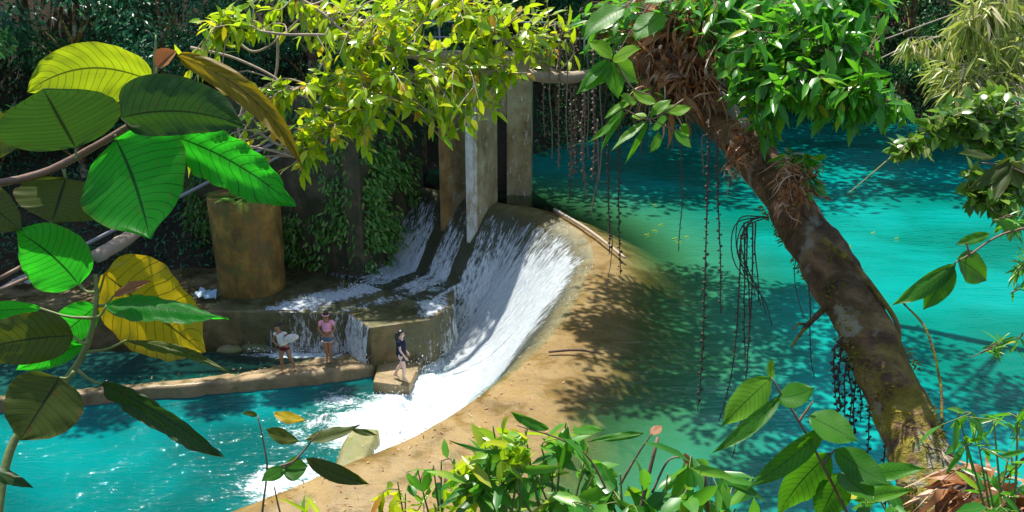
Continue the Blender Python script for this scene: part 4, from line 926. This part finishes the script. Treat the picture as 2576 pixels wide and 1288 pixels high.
spray('leafy_twig', 'grey green leaves dangling over the bright pool right of the leaning trunk', 'branch', [[(2640,560),(2520,590),(2440,640),(2400,662)],[(2440,640),(2430,610)]],
  [((2405,662),(2243,768),24,.3),((2398,668),(2322,780),30,.2),((2408,650),(2480,706),36,.1),((2490,588),(2402,615),14,.3),((2560,575),(2500,560),12,.4)], B_md, 4.0, N=(-.2,-.7,.5))
spray('leafy_twig', 'dark oval leaves hanging at the right edge below the bamboo', 'branch', [[(2640,470),(2540,420),(2470,410)]],
  [((2540,400),(2430,480),17,.2,B_ol),((2540,410),(2500,510),18,.2,B_ol),((2545,405),(2570,480),16,.3,B_ol),((2500,395),(2410,385),12,.6,B_ol),((2550,420),(2600,430),14,.2,B_ol)], B_md, 4.0)
# lower right sapling with big leaves
sp = spray('leafy_sapling', 'sapling with big drooping green leaves in front of the leaning trunk', 'sapling', [[(2200,1420),(2130,1288),(2070,1170),(2010,1060),(1965,990),(1940,950)],[(2070,1170),(2100,1130)],[(2010,1060),(2045,1010)]],
  [((1940,950),(1815,1072),38,.7),((1965,995),(1790,1140),20,.3),((1955,1000),(2050,975),32,.3),((1940,955),(1942,900),10,.9),((2080,1075),(1880,1228),30,.3),((2035,1045),(2158,1110),40,.4),((2090,1140),(1955,1300),44,.3),((2100,1130),(2240,1220),38,.2),((2120,1190),(2060,1310),44,.35),((2110,1190),(2200,1260),34,.3),((2160,1200),(2330,1180),22,.5),((2150,1260),(2300,1230),20,.6)], B_md, 3.2)
# tiny-leaf tripod bottom left of centre
spray('leafy_twig', 'slender stem with ragged yellow and green leaves over the lower pool', 'sapling', [[(655,1420),(660,1288),(672,1180),(660,1100),(648,1045)],[(740,1400),(705,1290),(690,1225)],[(690,1190),(740,1160),(800,1090)],[(672,1180),(720,1168),(760,1150)]],
  [((690,1040),(772,1058),14,.9,B_go),((770,1105),(905,1068),17,.6,B_ol),((885,1080),(950,1095),8,.4,B_ol),((670,1080),(755,1110),18,.8,B_ol),((718,1178),(656,1212),18,.2),((712,1182),(776,1172),30,.2),((770,1152),(930,1218),22,.3,B_ol),((648,1045),(608,1040),7,.8,B_ol)], B_md, 3.4, stemr=.005)
# ------------------------------------------------------------------ generic twiggy foliage
def twigs(name, label, cat, branches, blobs, mat, Lf, Wf, wood=M_twig, seed=5, per=7, group=None, brad=.02, droop=-.25, tw=.006, base=None, lcm=.55, lcs=.22, spread=.5, order=None):
    """branches: list of (pts with depth, radii); blobs: (u,v,depth,ru,rv,rd,ntwigs)"""
    rr = random.Random(seed); rs = np.random.RandomState(seed)
    BP = []; t = None
    curves = [spline([atd(*p) for p in pts], 40) for pts, rd in branches]
    t = thing(name, base or tuple(curves[0][0]), label, cat, group)
    for c, (pts, rd) in zip(curves, branches): mb = MB(); tube(mb, c, rd, 8, .15, rs=12); obj('limb', mb, wood, t)
    allp = np.concatenate(curves); tm = MB(); lm = MB(); TW = []
    for (u, v, d, ru, rv, rd, n) in blobs:
        for k in range(n):
            a = rr.uniform(0, 6.283); q = math.sqrt(rr.random()); tgt = np.array(atd(u+ru*q*math.cos(a), v+rv*q*math.sin(a), d+rr.uniform(-rd, rd)))
            dist = np.linalg.norm(allp-tgt, axis=1)+rs.rand(len(allp))*.25; b = allp[int(np.argmin(dist))]; ln = np.linalg.norm(tgt-b)
            mid = (b+tgt)/2+rs.randn(3)*.12*ln+np.array((0,0,.1*ln)); c = spline([b, mid, tgt], 9)
            if ln > .05: TW.append(c); tube(tm, c, [tw,tw*.35], 4, cap=False)
            T = nrm(tgt-mid); nl = per
            for j in range(nl):
                f = 1-(j/nl)*min(1, .45/max(ln, .1)); p = c[min(8, int(f*8))]*(1-(f*8)%1)+c[min(8, int(f*8)+1)]*((f*8)%1) if f < 1 else c[8]
                dr = nrm(T*.6+rs.randn(3)*spread+np.array((0,0,droop))); nn = nrm(np.array((0,-.15,1.))+rs.randn(3)*.45)
                leaves(lm, [p], [dr], [nn], Lf*rr.uniform(.6,1.2), Wf*rr.uniform(.8,1.15), min(1, max(0, lcm+rr.gauss(0, lcs))))
    if len(TW) <= 60:
        for c in TW: m1 = MB(); tube(m1, c, [tw,tw*.35], 4, cap=False); obj('twig', m1, wood, t)
    else: obj('twigs', tm, wood, t)
    obj('foliage', lm, mat, t)
    return t
# yellow green branch reaching left from the leaning tree
TREE_TOP = (1640,60,6.6)
twigs('yellow_leaved_bough', 'long bough with sunlit yellow green leaves stretching over the piers', 'branch',
  [([(1690,130,6.7),(1480,190,6.5),(1300,188,6.3),(1150,180,6.2),(1000,200,6.1),(850,212,6.1),(740,222,6.0)],[.05,.035,.012]),
   ([(1150,180,6.2),(1060,150,6.1),(950,115,6.0),(840,90,6.0),(700,85,5.9),(560,60,5.9)],[.015,.006]),
   ([(1400,185,6.4),(1280,110,6.4),(1180,40,6.3),(1100,-40,6.3)],[.02,.01]),
   ([(1000,200,6.1),(930,260,6.0),(840,330,6.0),(760,400,5.9)],[.012,.005]),
   ([(900,120,6.1),(820,40,6.1),(700,-40,6.2)],[.012,.006])],
  [(880,90,6.1,160,75,.4,40),(1050,60,6.2,180,80,.45,55),(1260,70,6.3,120,90,.35,38),(850,190,6.0,110,60,.3,34),(1010,230,6.0,170,80,.45,49),(1140,260,6.1,110,65,.4,34),(850,290,6.0,90,70,.3,31),(780,350,5.9,60,50,.2,17),(745,425,5.9,35,20,.1,4),(650,250,5.9,60,40,.2,11),(560,60,5.9,70,45,.2,13),(640,40,6.0,80,40,.2,11),(500,200,5.9,70,70,.2,8),(1130,320,6.1,70,25,.2,12),(940,370,5.9,30,20,.1,3),(600,330,5.9,30,40,.2,4),(490,405,5.9,45,25,.2,6),(1390,60,6.4,90,70,.3,14),(1080,20,6.3,250,40,.3,37),(1210,190,6.2,130,40,.2,31)],
  G_yel, .125, .055, M_twigp, 21, per=6, tw=.007, lcm=.6, lcs=.25)
# bare curling vines at the left of the bough
for i, pts in enumerate([[(560,60),(640,130),(740,60),(800,-20)],[(480,120),(600,150),(720,220),(700,300),(640,330)],[(700,90),(690,200),(620,320),(560,420)],[(740,230),(800,260),(870,290),(800,330)],[(620,240),(600,330),(640,370),(690,330),(700,270)],[(560,300),(700,270),(800,180),(860,30)]]):
    pole('vine', [atd(u, v, 6.2+.1*i) for u, v in pts], [.012,.008,.005], M_twigp, ['bare vine arching at the top left of the yellow leaved bough','pale vine looping behind the orange tipped leaf','thin bare vine hanging straight down left of the bough','short curled vine under the bough','bare vine coiled in a loop over the pipes','long bare vine crossing up behind the bough'][i], 'vine', 30, 6, .15, 'bare vines at the left of the bough')
# leaning tree
tr = thing('leaning_tree', atd(2420,1420,4.9), 'thick mossy tree trunk leaning diagonally across the turquoise pool', 'tree')
mb = MB(); path = spline([atd(2430,1480,4.8), atd(2365,1288,5.0), atd(2290,1080,5.25), atd(2175,830,5.6), atd(2050,620,5.95), atd(1935,440,6.25), atd(1775,255,6.6), atd(1690,120,6.8), atd(1600,0,7.0), atd(1450,-180,7.2)], 330)
tube(mb, path, [.215,.18,.17,.165,.16,.152,.142,.135,.13,.12], 64, .2, rs=4.2); obj('trunk', mb, M_bark, tr)
def limb(pts, rad, label=None):
    mb = MB(); tube(mb, spline([atd(*p) for p in pts], 24), rad, 8, .2, rs=9); o = obj('limb', mb, M_bark, tr); return o
limb([(1925,470,6.3),(1925,300,6.1),(1915,150,6.0),(1905,-60,5.9)], [.03,.026,.022])
limb([(2080,770,5.7),(2030,820,5.6),(1990,872,5.5)], [.022,.015,.006]); limb([(2035,818,5.6),(2010,815,5.6),(1995,830,5.5)], [.01,.004])
limb([(2070,600,5.7),(2160,680,5.6),(2250,800,5.5),(2265,870,5.45)], [.02,.018,.01])
limb([(2270,760,5.4),(2330,830,5.2),(2365,960,5.1),(2370,1060,5.0)], [.006,.007,.008])
limb([(1690,130,6.8),(1600,100,6.7),(1470,80,6.6),(1320,120,6.5)], [.06,.04,.02])
# green leafy crown right of the trunk
twigs('leafy_bough', 'bough of dense bright green leaves spreading right of the leaning trunk', 'branch',
  [([(1910,420,6.0),(1925,250,5.9),(1960,120,5.8),(2060,20,5.8),(2200,-60,5.8)],[.02,.015]),([(1925,250,5.9),(2030,200,5.6),(2150,230,5.5),(2290,270,5.4)],[.014,.005]),([(1960,120,5.8),(2080,130,5.6),(2200,140,5.5)],[.012,.005]),([(1690,120,6.6),(1760,60,6.3),(1850,-30,6.1)],[.014,.008])],
  [(1830,60,6.2,110,80,.3,37),(1960,80,5.8,110,100,.3,54),(2080,70,5.7,120,80,.3,51),(2030,200,5.6,130,70,.3,57),(2150,220,5.5,100,50,.3,34),(2240,270,5.4,60,30,.2,12),(1870,180,5.8,60,70,.2,19),(1900,300,5.8,60,50,.2,10),(1640,20,6.3,70,40,.3,14),(1500,50,6.4,70,60,.3,13),(2150,20,5.8,90,40,.2,20),(2110,300,5.5,60,30,.2,8),(1660,230,6.3,60,50,.2,5)],
  G_mid, .165, .058, M_twig, 31, per=6, droop=-.35, lcm=.5, lcs=.24)
twigs('leafy_sprig', 'small leafy plant growing out of the trunk where the dry leaves gather', 'plant', [([(2000,520,6.0),(2010,450,5.9),(2030,390,5.8)],[.008,.004])], [(2020,400,5.8,50,30,.1,12),(2040,450,5.8,30,40,.1,8)], G_mid, .12, .05, M_twig, 33, per=5)
# dry leaf masses on the trunk
def drymass(label, blobs, seed):
    rr = random.Random(seed); mb = MB()
    for (u, v, d, ru, rv, n, L) in blobs:
        for k in range(int(n*1.7)):
            p = np.array(atd(u+rr.gauss(0,.5)*ru, v+rr.gauss(0,.5)*rv, d+rr.uniform(-.2,.1))); thin = rr.random() < .45
            dr = nrm(np.array((rr.uniform(-1,1), rr.uniform(-.7,.4), rr.uniform(-1.5,.5)))); sd = nrm(np.cross(dr, (rr.uniform(-1,1),-1,rr.uniform(-.6,.6)))); w = L*(rr.uniform(.012,.03) if thin else rr.uniform(.04,.1)); V = []
            l = L*rr.uniform(.35,1.2)*(1.2 if thin else .75); tw_ = rr.uniform(-4,4); cu = rr.uniform(-.6,.8)
            for j in range(8):
                q = j/7; a = tw_*q; n2 = np.cross(dr, sd); s2 = sd*math.cos(a)+n2*math.sin(a); c = p+dr*l*q+n2*l*cu*q*q+sd*l*.15*math.sin(q*5)+np.array((0,0,-.3*l*q*q)); ww = w*math.sin(math.pi*(.1+.88*q)); V += [c-s2*ww, c+s2*ww]
            mb.add(V, [[2*j, 2*j+1, 2*j+3, 2*j+2] for j in range(7)], [(0,0,rr.random())]*16)
    return obj('dry_leaf_clump', mb, M_dry2, label=label, cat='dry leaves', group='dry leaf masses on the leaning trunk')
def drymat():
    m = NT('dry_fronds'); vec, a, b, lc = m.attr(); col = m.ramp(lc, [(0,(.06,.022,.008)),(.3,(.24,.09,.025)),(.6,(.48,.2,.07)),(.85,(.6,.38,.22)),(1,(.75,.6,.45))])
    p = m.pr(col, .5); t = m.n('BsdfTranslucent'); m.put(t.inputs[0], col); return m.done(m.ms(.25, p, t.outputs[0]))
M_dry2 = drymat()
drymass('big mass of rusty dry leaves wrapped round the upper trunk', [(1700,60,6.4,75,80,260,.32),(1690,170,6.4,60,80,200,.3),(1760,110,6.3,60,60,120,.3),(1790,190,6.3,50,30,60,.2)], 41)
drymass('curled brown dry leaves on the middle of the leaning trunk', [(1870,350,6.0,30,50,90,.15),(1850,410,6.0,22,26,30,.11)], 42)
drymass('pale dry leaves heaped in the fork below the small leafy plant', [(2005,460,5.8,38,45,110,.15),(1990,425,5.8,26,26,40,.15),(1970,520,5.8,26,22,26,.1)], 43)
drymass('straw coloured dry grass and roots at the foot of the leaning trunk', [(2480,1240,4.4,70,30,120,.35),(2540,1280,4.3,60,40,120,.4)], 44)
# moss tufts on the trunk
mb = MB(); P = []; Dd = []
for k in range(5200):
    i = int(R.random()**1.6*210)+6; c = path[i]; T = nrm(path[i+1]-path[i]); a = R.uniform(0, 6.283); S = nrm(np.cross(T, (0,1,0))); B = np.cross(T, S)
    d = S*math.cos(a)+B*math.sin(a)
    if fbm(c[0]+d[0]*.3, c[1], c[2]+d[2]*.3, 3.0) > -.05+.004*max(0, i-30): r_ = .9*np.interp(i/329, np.linspace(0,1,10), [.235,.205,.20,.2,.19,.175,.16,.15,.14,.12]); P.append(c+d*r_*.99); Dd.append(d+np.array((0,0,-.3)))
N = len(P); leaves(mb, P, nrm(np.array(Dd)+rndn(N,.5)), nrm(rndn(N)), .035*NR.uniform(.5,1.5,N), .014, np.clip(.5+NR.randn(N)*.3,0,1))
obj('moss', mb, leafmat('moss', [(0,(.05,.06,.005)),(.5,(.16,.16,.01)),(1,(.35,.28,.02))], (.3,.3,.01), .3, .7), tr)

# ------------------------------------------------------------------ hanging root strings
def string(u, v0, v1, d, bead, mat, du=0, rad=.006, label='', group=None):
    mb = MB(); n = 30; pts = []
    for k in range(n):
        t = k/(n-1); pts.append(atd(u+du*t**3+2.2*math.sin(t*7+u)+3.5*fbm(t*2.5, u*.37, 1), v0+(v1-v0)*t, d))
    P = spline(pts, n); tube(mb, P, [rad, rad*.6], 5)
    if bead:
        L = np.linalg.norm(P[-1]-P[0]); nb = int(L/.026)
        for k in range(nb):
            t = k/nb*(n-1.01); i = int(t); p = P[i]*(1-t+i)+P[i+1]*(t-i); a = k*2.4; r = bead*R.uniform(.5,.95); c = p+np.array((math.cos(a), math.sin(a), 0))*rad*2.0
            V = [c+np.array(q)*r for q in ((1,0,0),(0,1,0),(-1,0,0),(0,-1,0),(0,0,1.1),(0,0,-1.1))]
            mb.add(V, [[0,1,4],[1,2,4],[2,3,4],[3,0,4],[1,0,5],[2,1,5],[3,2,5],[0,3,5]])
    return obj('hanging_string', mb, mat, label=label, cat='hanging vine', group=group)
G1 = 'seed strings hanging from the dry leaves'
LBL = 'one of the crowded brown seed strings hanging between the gate column and the leaning trunk'
for (u, v0, v1, b, du) in ((1370,60,345,.012,0),(1385,120,400,.0,5),(1408,60,425,.012,-5),(1425,100,380,.0,3),(1436,30,450,.017,0),(1443,60,440,.017,2),(1450,100,430,.015,0),(1440,300,512,.01,-12),(1465,200,450,.016,3),(1470,220,500,.01,5),(1480,80,400,.0,0),(1493,120,455,.016,0),(1498,180,440,.014,-4),(1512,200,460,.0,0),(1460,20,300,.014,0),(1420,20,250,.013,0),(1520,150,400,.0,0),(1612,120,405,.0,3)):
    string(u, v0, v1, 6.5+R.uniform(-.25,.25), b, R.choice((M_vine, M_vinel)), du, label=LBL, group=G1)
string(1506,300,545,6.3,0,M_vinel,-18,.008,'smooth pale string hanging beside the crowded seed strings'); string(1530,300,640,6.3,.013,M_vine,4,label='long beaded string hanging in front of the bamboo pole top')
string(1558,260,690,6.2,.013,M_vine,0,label='long beaded string hanging over the right end of the bamboo pole'); string(1538,560,740,6.3,0,M_vinel,-14,.004,'hair thin string ending over the dam crest')
string(1713,320,632,6.0,.006,M_vine,-4,.005,'single thin straight string over the dark teal water'); string(1780,300,1030,5.8,.014,M_vine,-26,label='longest beaded string, curling left at its tip')
string(1806,330,790,5.8,.012,M_vine,10,label='beaded string just right of the longest one'); string(1768,340,440,6.0,.008,M_vinel,0,.004,'short pale string beside the trunk')
for u, v0, v1, b, du, d in ((1862,590,1060,.009,-55,5.9),(1872,560,900,.01,0,5.9),(1882,570,870,.008,5,5.9),(1892,560,1150,.009,-50,5.8),(1900,560,760,0,10,5.9)):
    string(u, v0, v1, d, b, M_vine, du, label='one of the thin dark roots trailing below the loop of roots under the trunk', group='roots trailing under the trunk')
for k in range(6):
    pts = [(1925+R.uniform(-10,10),545),(1895-9*k,556+R.uniform(-8,14)),(1868-6*k+16*R.random(),590+14*k),(1860+12*k,640+22*k),(1872+14*k,690+26*k)]
    pole('root', [atd(u, v, 5.95+.02*k) for u, v in pts], [.005,.003], M_vine, 'looping bare root under the middle of the leaning trunk', 'root', 20, 5, .1, 'looping roots under the trunk')
for u, v0, v1, b in ((2100,870,1040,.02),(2112,850,1035,.02),(2126,900,1100,.017),(2140,900,1080,.017),(2150,920,1110,.018),(2165,940,1060,.017),(2186,990,1150,.016),(2225,1060,1280,.014),(2236,1090,1250,.014)):
    string(u, v0, v1, 5.5, b, M_vine, R.uniform(-6,6), label='one of the thick dark bead strings hanging under the lower leaning trunk', group='bead strings under the lower trunk')
string(2000,640,800,5.8,0,M_vine,20,.004,'thin trailing root left of the trunk scar'); string(2035,700,950,5.7,.006,M_vine,14,.005,'long thin trailing root left of the pale bark patch')

# ------------------------------------------------------------------ bamboo, right edge foliage
def bamboo(label, culms, blobs, seed, Lf=.2, mat=G_bam):
    return twigs('bamboo_clump', label, 'bamboo', culms, blobs, mat, Lf, .026, M_bambp, seed, per=8, droop=-.7, tw=.003, lcm=.55, lcs=.25, spread=.3)
bamboo('straw coloured bamboo arching in from the upper right corner', [([(3700,-150,7.9),(2700,0,7.5),(2500,60,7.3),(2300,110,7.2),(2150,180,7.1)],[.012,.004]),([(3700,-260,7.8),(2700,-40,7.4),(2450,20,7.4),(2250,90,7.3),(2130,135,7.3)],[.01,.003]),([(3700,-100,7.6),(2720,120,7),(2560,180,6.9),(2420,240,6.8)],[.012,.004]),([(3700,-300,7.6),(2700,-80,7),(2560,-20,6.9),(2430,60,6.8)],[.014,.005])],
  [(2400,150,7.0,60,50,.2,22),(2480,60,7.0,90,60,.3,60),(2540,160,6.9,80,80,.3,75),(2450,230,6.8,80,50,.2,40),(2370,180,6.9,40,30,.1,14),(2540,280,6.9,60,60,.3,40),(2520,0,7.0,90,40,.3,40),(2300,105,7.2,50,15,.1,8)], 51)
twigs('round_leaved_bough', 'bough of small rounded shiny leaves at the right edge over the pool', 'branch', [([(3700,180,6.8),(2700,260,6.2),(2560,300,6.1),(2430,310,6.0),(2340,335,6.0),(2260,375,6.0)],[.014,.004]),([(3700,300,6.8),(2700,420,6),(2560,450,5.9),(2440,510,5.9)],[.012,.004]),([(3700,230,6.8),(2700,330,6),(2600,360,6),(2480,370,6)],[.01,.004])],
  [(2390,300,6.0,60,35,.2,30),(2500,270,6.1,80,50,.2,55),(2290,370,6.0,50,22,.1,20),(2520,350,6.0,70,40,.2,40),(2470,480,5.9,50,55,.2,32),(2550,520,5.9,40,50,.2,25),(2560,420,5.9,40,50,.2,25),(2420,340,6.0,60,20,.1,16)], leafmat('foliage_shiny', [(0,(.03,.12,.02)),(.5,(.12,.27,.03)),(.85,(.3,.42,.08)),(1,(.5,.5,.2))], (.25,.45,.03), .4, .22), .1, .062, M_twigp, 52, per=7, lcm=.5)
twigs('bamboo_sprig', 'thin dark bamboo sprigs crossing the right edge above the water', 'bamboo', [([(3500,800,5.4),(2680,830,5),(2560,850,5),(2440,900,5)],[.004,.002]),([(3500,560,5.4),(2680,640,5),(2600,690,5),(2540,740,5)],[.004,.002]),([(3500,500,5.4),(2600,540,5),(2550,560,5),(2500,555,5)],[.004,.002])], [(2530,870,5,30,12,.1,6),(2575,700,5,20,60,.1,8),(2540,560,5,30,20,.1,6)], G_shr, .11, .018, M_twig, 53, per=6, spread=.6)
a = twigs('thin_stalk', 'bare thin stalk slanting over the water between trunk and right bough', 'stalk', [([(2260,380,6),(2190,440,6),(2128,492,6)],[.006,.004])], [(2270,385,6,15,8,.05,2)], G_bam, .06, .03, M_stem, 54)

# ------------------------------------------------------------------ bottom shrubs on the near bank
def shrub(label, root, tips, Lf, Wf, mat, seed, d, per=6, blobs=None, stem=M_stem, lcm=.5, droop=-.15, spread=.6, name='shrub'):
    br = [([(root[0]+R.uniform(-15,15), root[1], d), ((root[0]+u)/2+R.uniform(-20,20), (root[1]+v)/2, d), (u, v, d)],[.008,.003]) for u, v in tips]
    bl = blobs or [(u, v+34, d, 50, 24, .25, 2) for u, v in tips]
    return twigs(name, label, 'shrub', br, bl, mat, Lf, Wf, stem, seed, per=max(3, per-1), tw=.004, lcm=lcm, droop=droop, spread=spread)
shrub('bushy shrub with pointed dark green leaves at the bottom centre', (1420,1420), [(1320,1080),(1360,1120),(1420,1080),(1480,1120),(1330,1160),(1250,1190),(1390,1180),(1280,1250),(1350,1260),(1430,1230),(1500,1180),(1200,1180),(1230,1120)], .19, .06, G_shr, 61, 3.9, per=6)
shrub('yellow leaved shrub behind the dark green one at the bottom centre', (1280,1420), [(1240,1070),(1300,1090),(1220,1120),(1330,1060),(1180,1150),(1200,1200),(1270,1130),(1150,1180)], .13, .05, G_yel, 62, 3.75, lcm=.5)
shrub('low shrub with broad green leaves at the bottom beside the golden crest', (1620,1420), [(1560,1190),(1620,1220),(1680,1190),(1540,1250),(1600,1280),(1720,1230),(1480,1260),(1650,1280)], .2, .075, G_shr, 63, 3.6, per=5)
shrub('small yellow plant on the near end of the golden crest', (1000,1420), [(1000,1210),(1020,1240),(960,1260),(1060,1270)], .12, .06, G_yel, 64, 4.6, per=5, lcm=.85)
shrub('round leaved twig over the golden crest', (1120,1420), [(1050,1180),(1090,1170),(1120,1200),(1110,1160)], .1, .06, G_mid, 65, 4.4, per=3, stem=M_twig)
shrub('grassy bright green plants along the bottom edge', (1150,1420), [(1090,1265),(1180,1270),(880,1290),(1240,1290),(780,1295),(1020,1290),(1140,1290)], .17, .03, G_yel, 66, 4.2, per=6, lcm=.3, spread=.9, droop=.25)
shrub('feathery green shrub at the foot of the leaning trunk', (2520,1440), [(2500,1060),(2410,1040),(2560,1040),(2460,1110),(2540,1130),(2480,1180),(2540,1210)], .12, .032, G_mid, 67, 3.8, per=6, lcm=.5)
shrub('dark green shrub in the bottom right corner', (2350,1440), [(2460,1290),(2240,1270),(2520,1270),(2190,1220)], .18, .065, G_shr, 68, 3.4, per=6)
shrub('shrub with pointed leaves between the golden crest and the sapling', (1800,1430), [(1740,1150),(1790,1190),(1830,1230),(1760,1250),(1700,1260),(1850,1280)], .19, .055, G_shr, 69, 3.7, per=5)
# bare stalks
for p, q, l in (((1600,1330),(1655,1100),'left cut brown stalk rising from the bottom shrubs'),((1790,1400),(1770,1165),'right cut brown stalk rising from the bottom shrubs')):
    pole('dead_stalk', [atd(*p, 3.6), atd(*q, 3.6)], [.009,.008], M_stemb, l, 'stalk', 6, 7, .1, 'cut stalks at the bottom')
spray('leafy_twig', 'blade like dark leaves with dried brown tips above the bottom shrubs', 'plant', [[(1600,1420),(1500,1180),(1420,1110),(1300,1070)],[(1560,1220),(1600,1150),(1640,1090)],[(1640,1240),(1680,1160),(1720,1150)]],
  [((1380,1080),(1285,1035),13,.2),((1620,1090),(1480,1112),10,.4),((1290,1140),(1130,1108),7,.2),((1320,1190),(1150,1215),8,.2),((1440,1080),(1520,1080),12,.5),((1640,1095),(1665,1070),12,.5,B_re),((1715,1150),(1745,1175),12,.5,B_re)], B_md, 3.7)

# small litter on the crest and ledges
mb = MB(); P = []; 
for k in range(600):
    if k < 350:
        i = R.randrange(int(ND*.45), ND-30); sv = R.uniform(-2.6, .9) if R.random() < .6 else R.gauss(.1,.35); x, y, z = dampt(i, sv, .025)
        if z < -.12 and sv < 0: continue
        P.append((x, y, z))
    elif k < 480: P.append((R.uniform(-9.3,-2.4), 0, -2.32)); P[-1] = (P[-1][0], R.uniform(25.4,28), -2.31)
    else: i = R.randrange(20, 68); P.append((bar[i,0], bar[i,1]+R.uniform(-.3,.5), -3.49))
N = len(P); leaves(mb, P, nrm(rndn(N)*np.array((1,1,.15))), nrm(np.array((0,0,1.))+rndn(N,.25)), .075*NR.uniform(.3,1.5,N), .035*NR.uniform(.5,1.2,N), NR.rand(N))
obj('leaf_litter', mb, M_dry2, label='scattered dead leaves and bits lying on the dam crest and wet ledges', cat='leaf litter', kind='stuff')
# floating leaves
mb = None
for i, (u, v) in enumerate(((1640,515),(1655,565),(1640,580),(1690,600),(1700,610),(1720,595),(2130,620),(2250,600),(2140,490),(1620,590),(2190,585))):
    p = atz(u, v, .02); mb = MB(); leaves(mb, [p, p+Vector((.12,.05,0))], [(1,.3*math.sin(i),0),(.6,1,0)], [(0,0,1)]*2, .13, .07, .8); obj('floating_leaf', mb, G_yel, label='fallen yellow leaf floating on the turquoise upper pool', cat='leaf', group='leaves floating on the upper pool')
print('polys', sum(len(o.data.polygons) for o in SC.objects if o.type == 'MESH'))
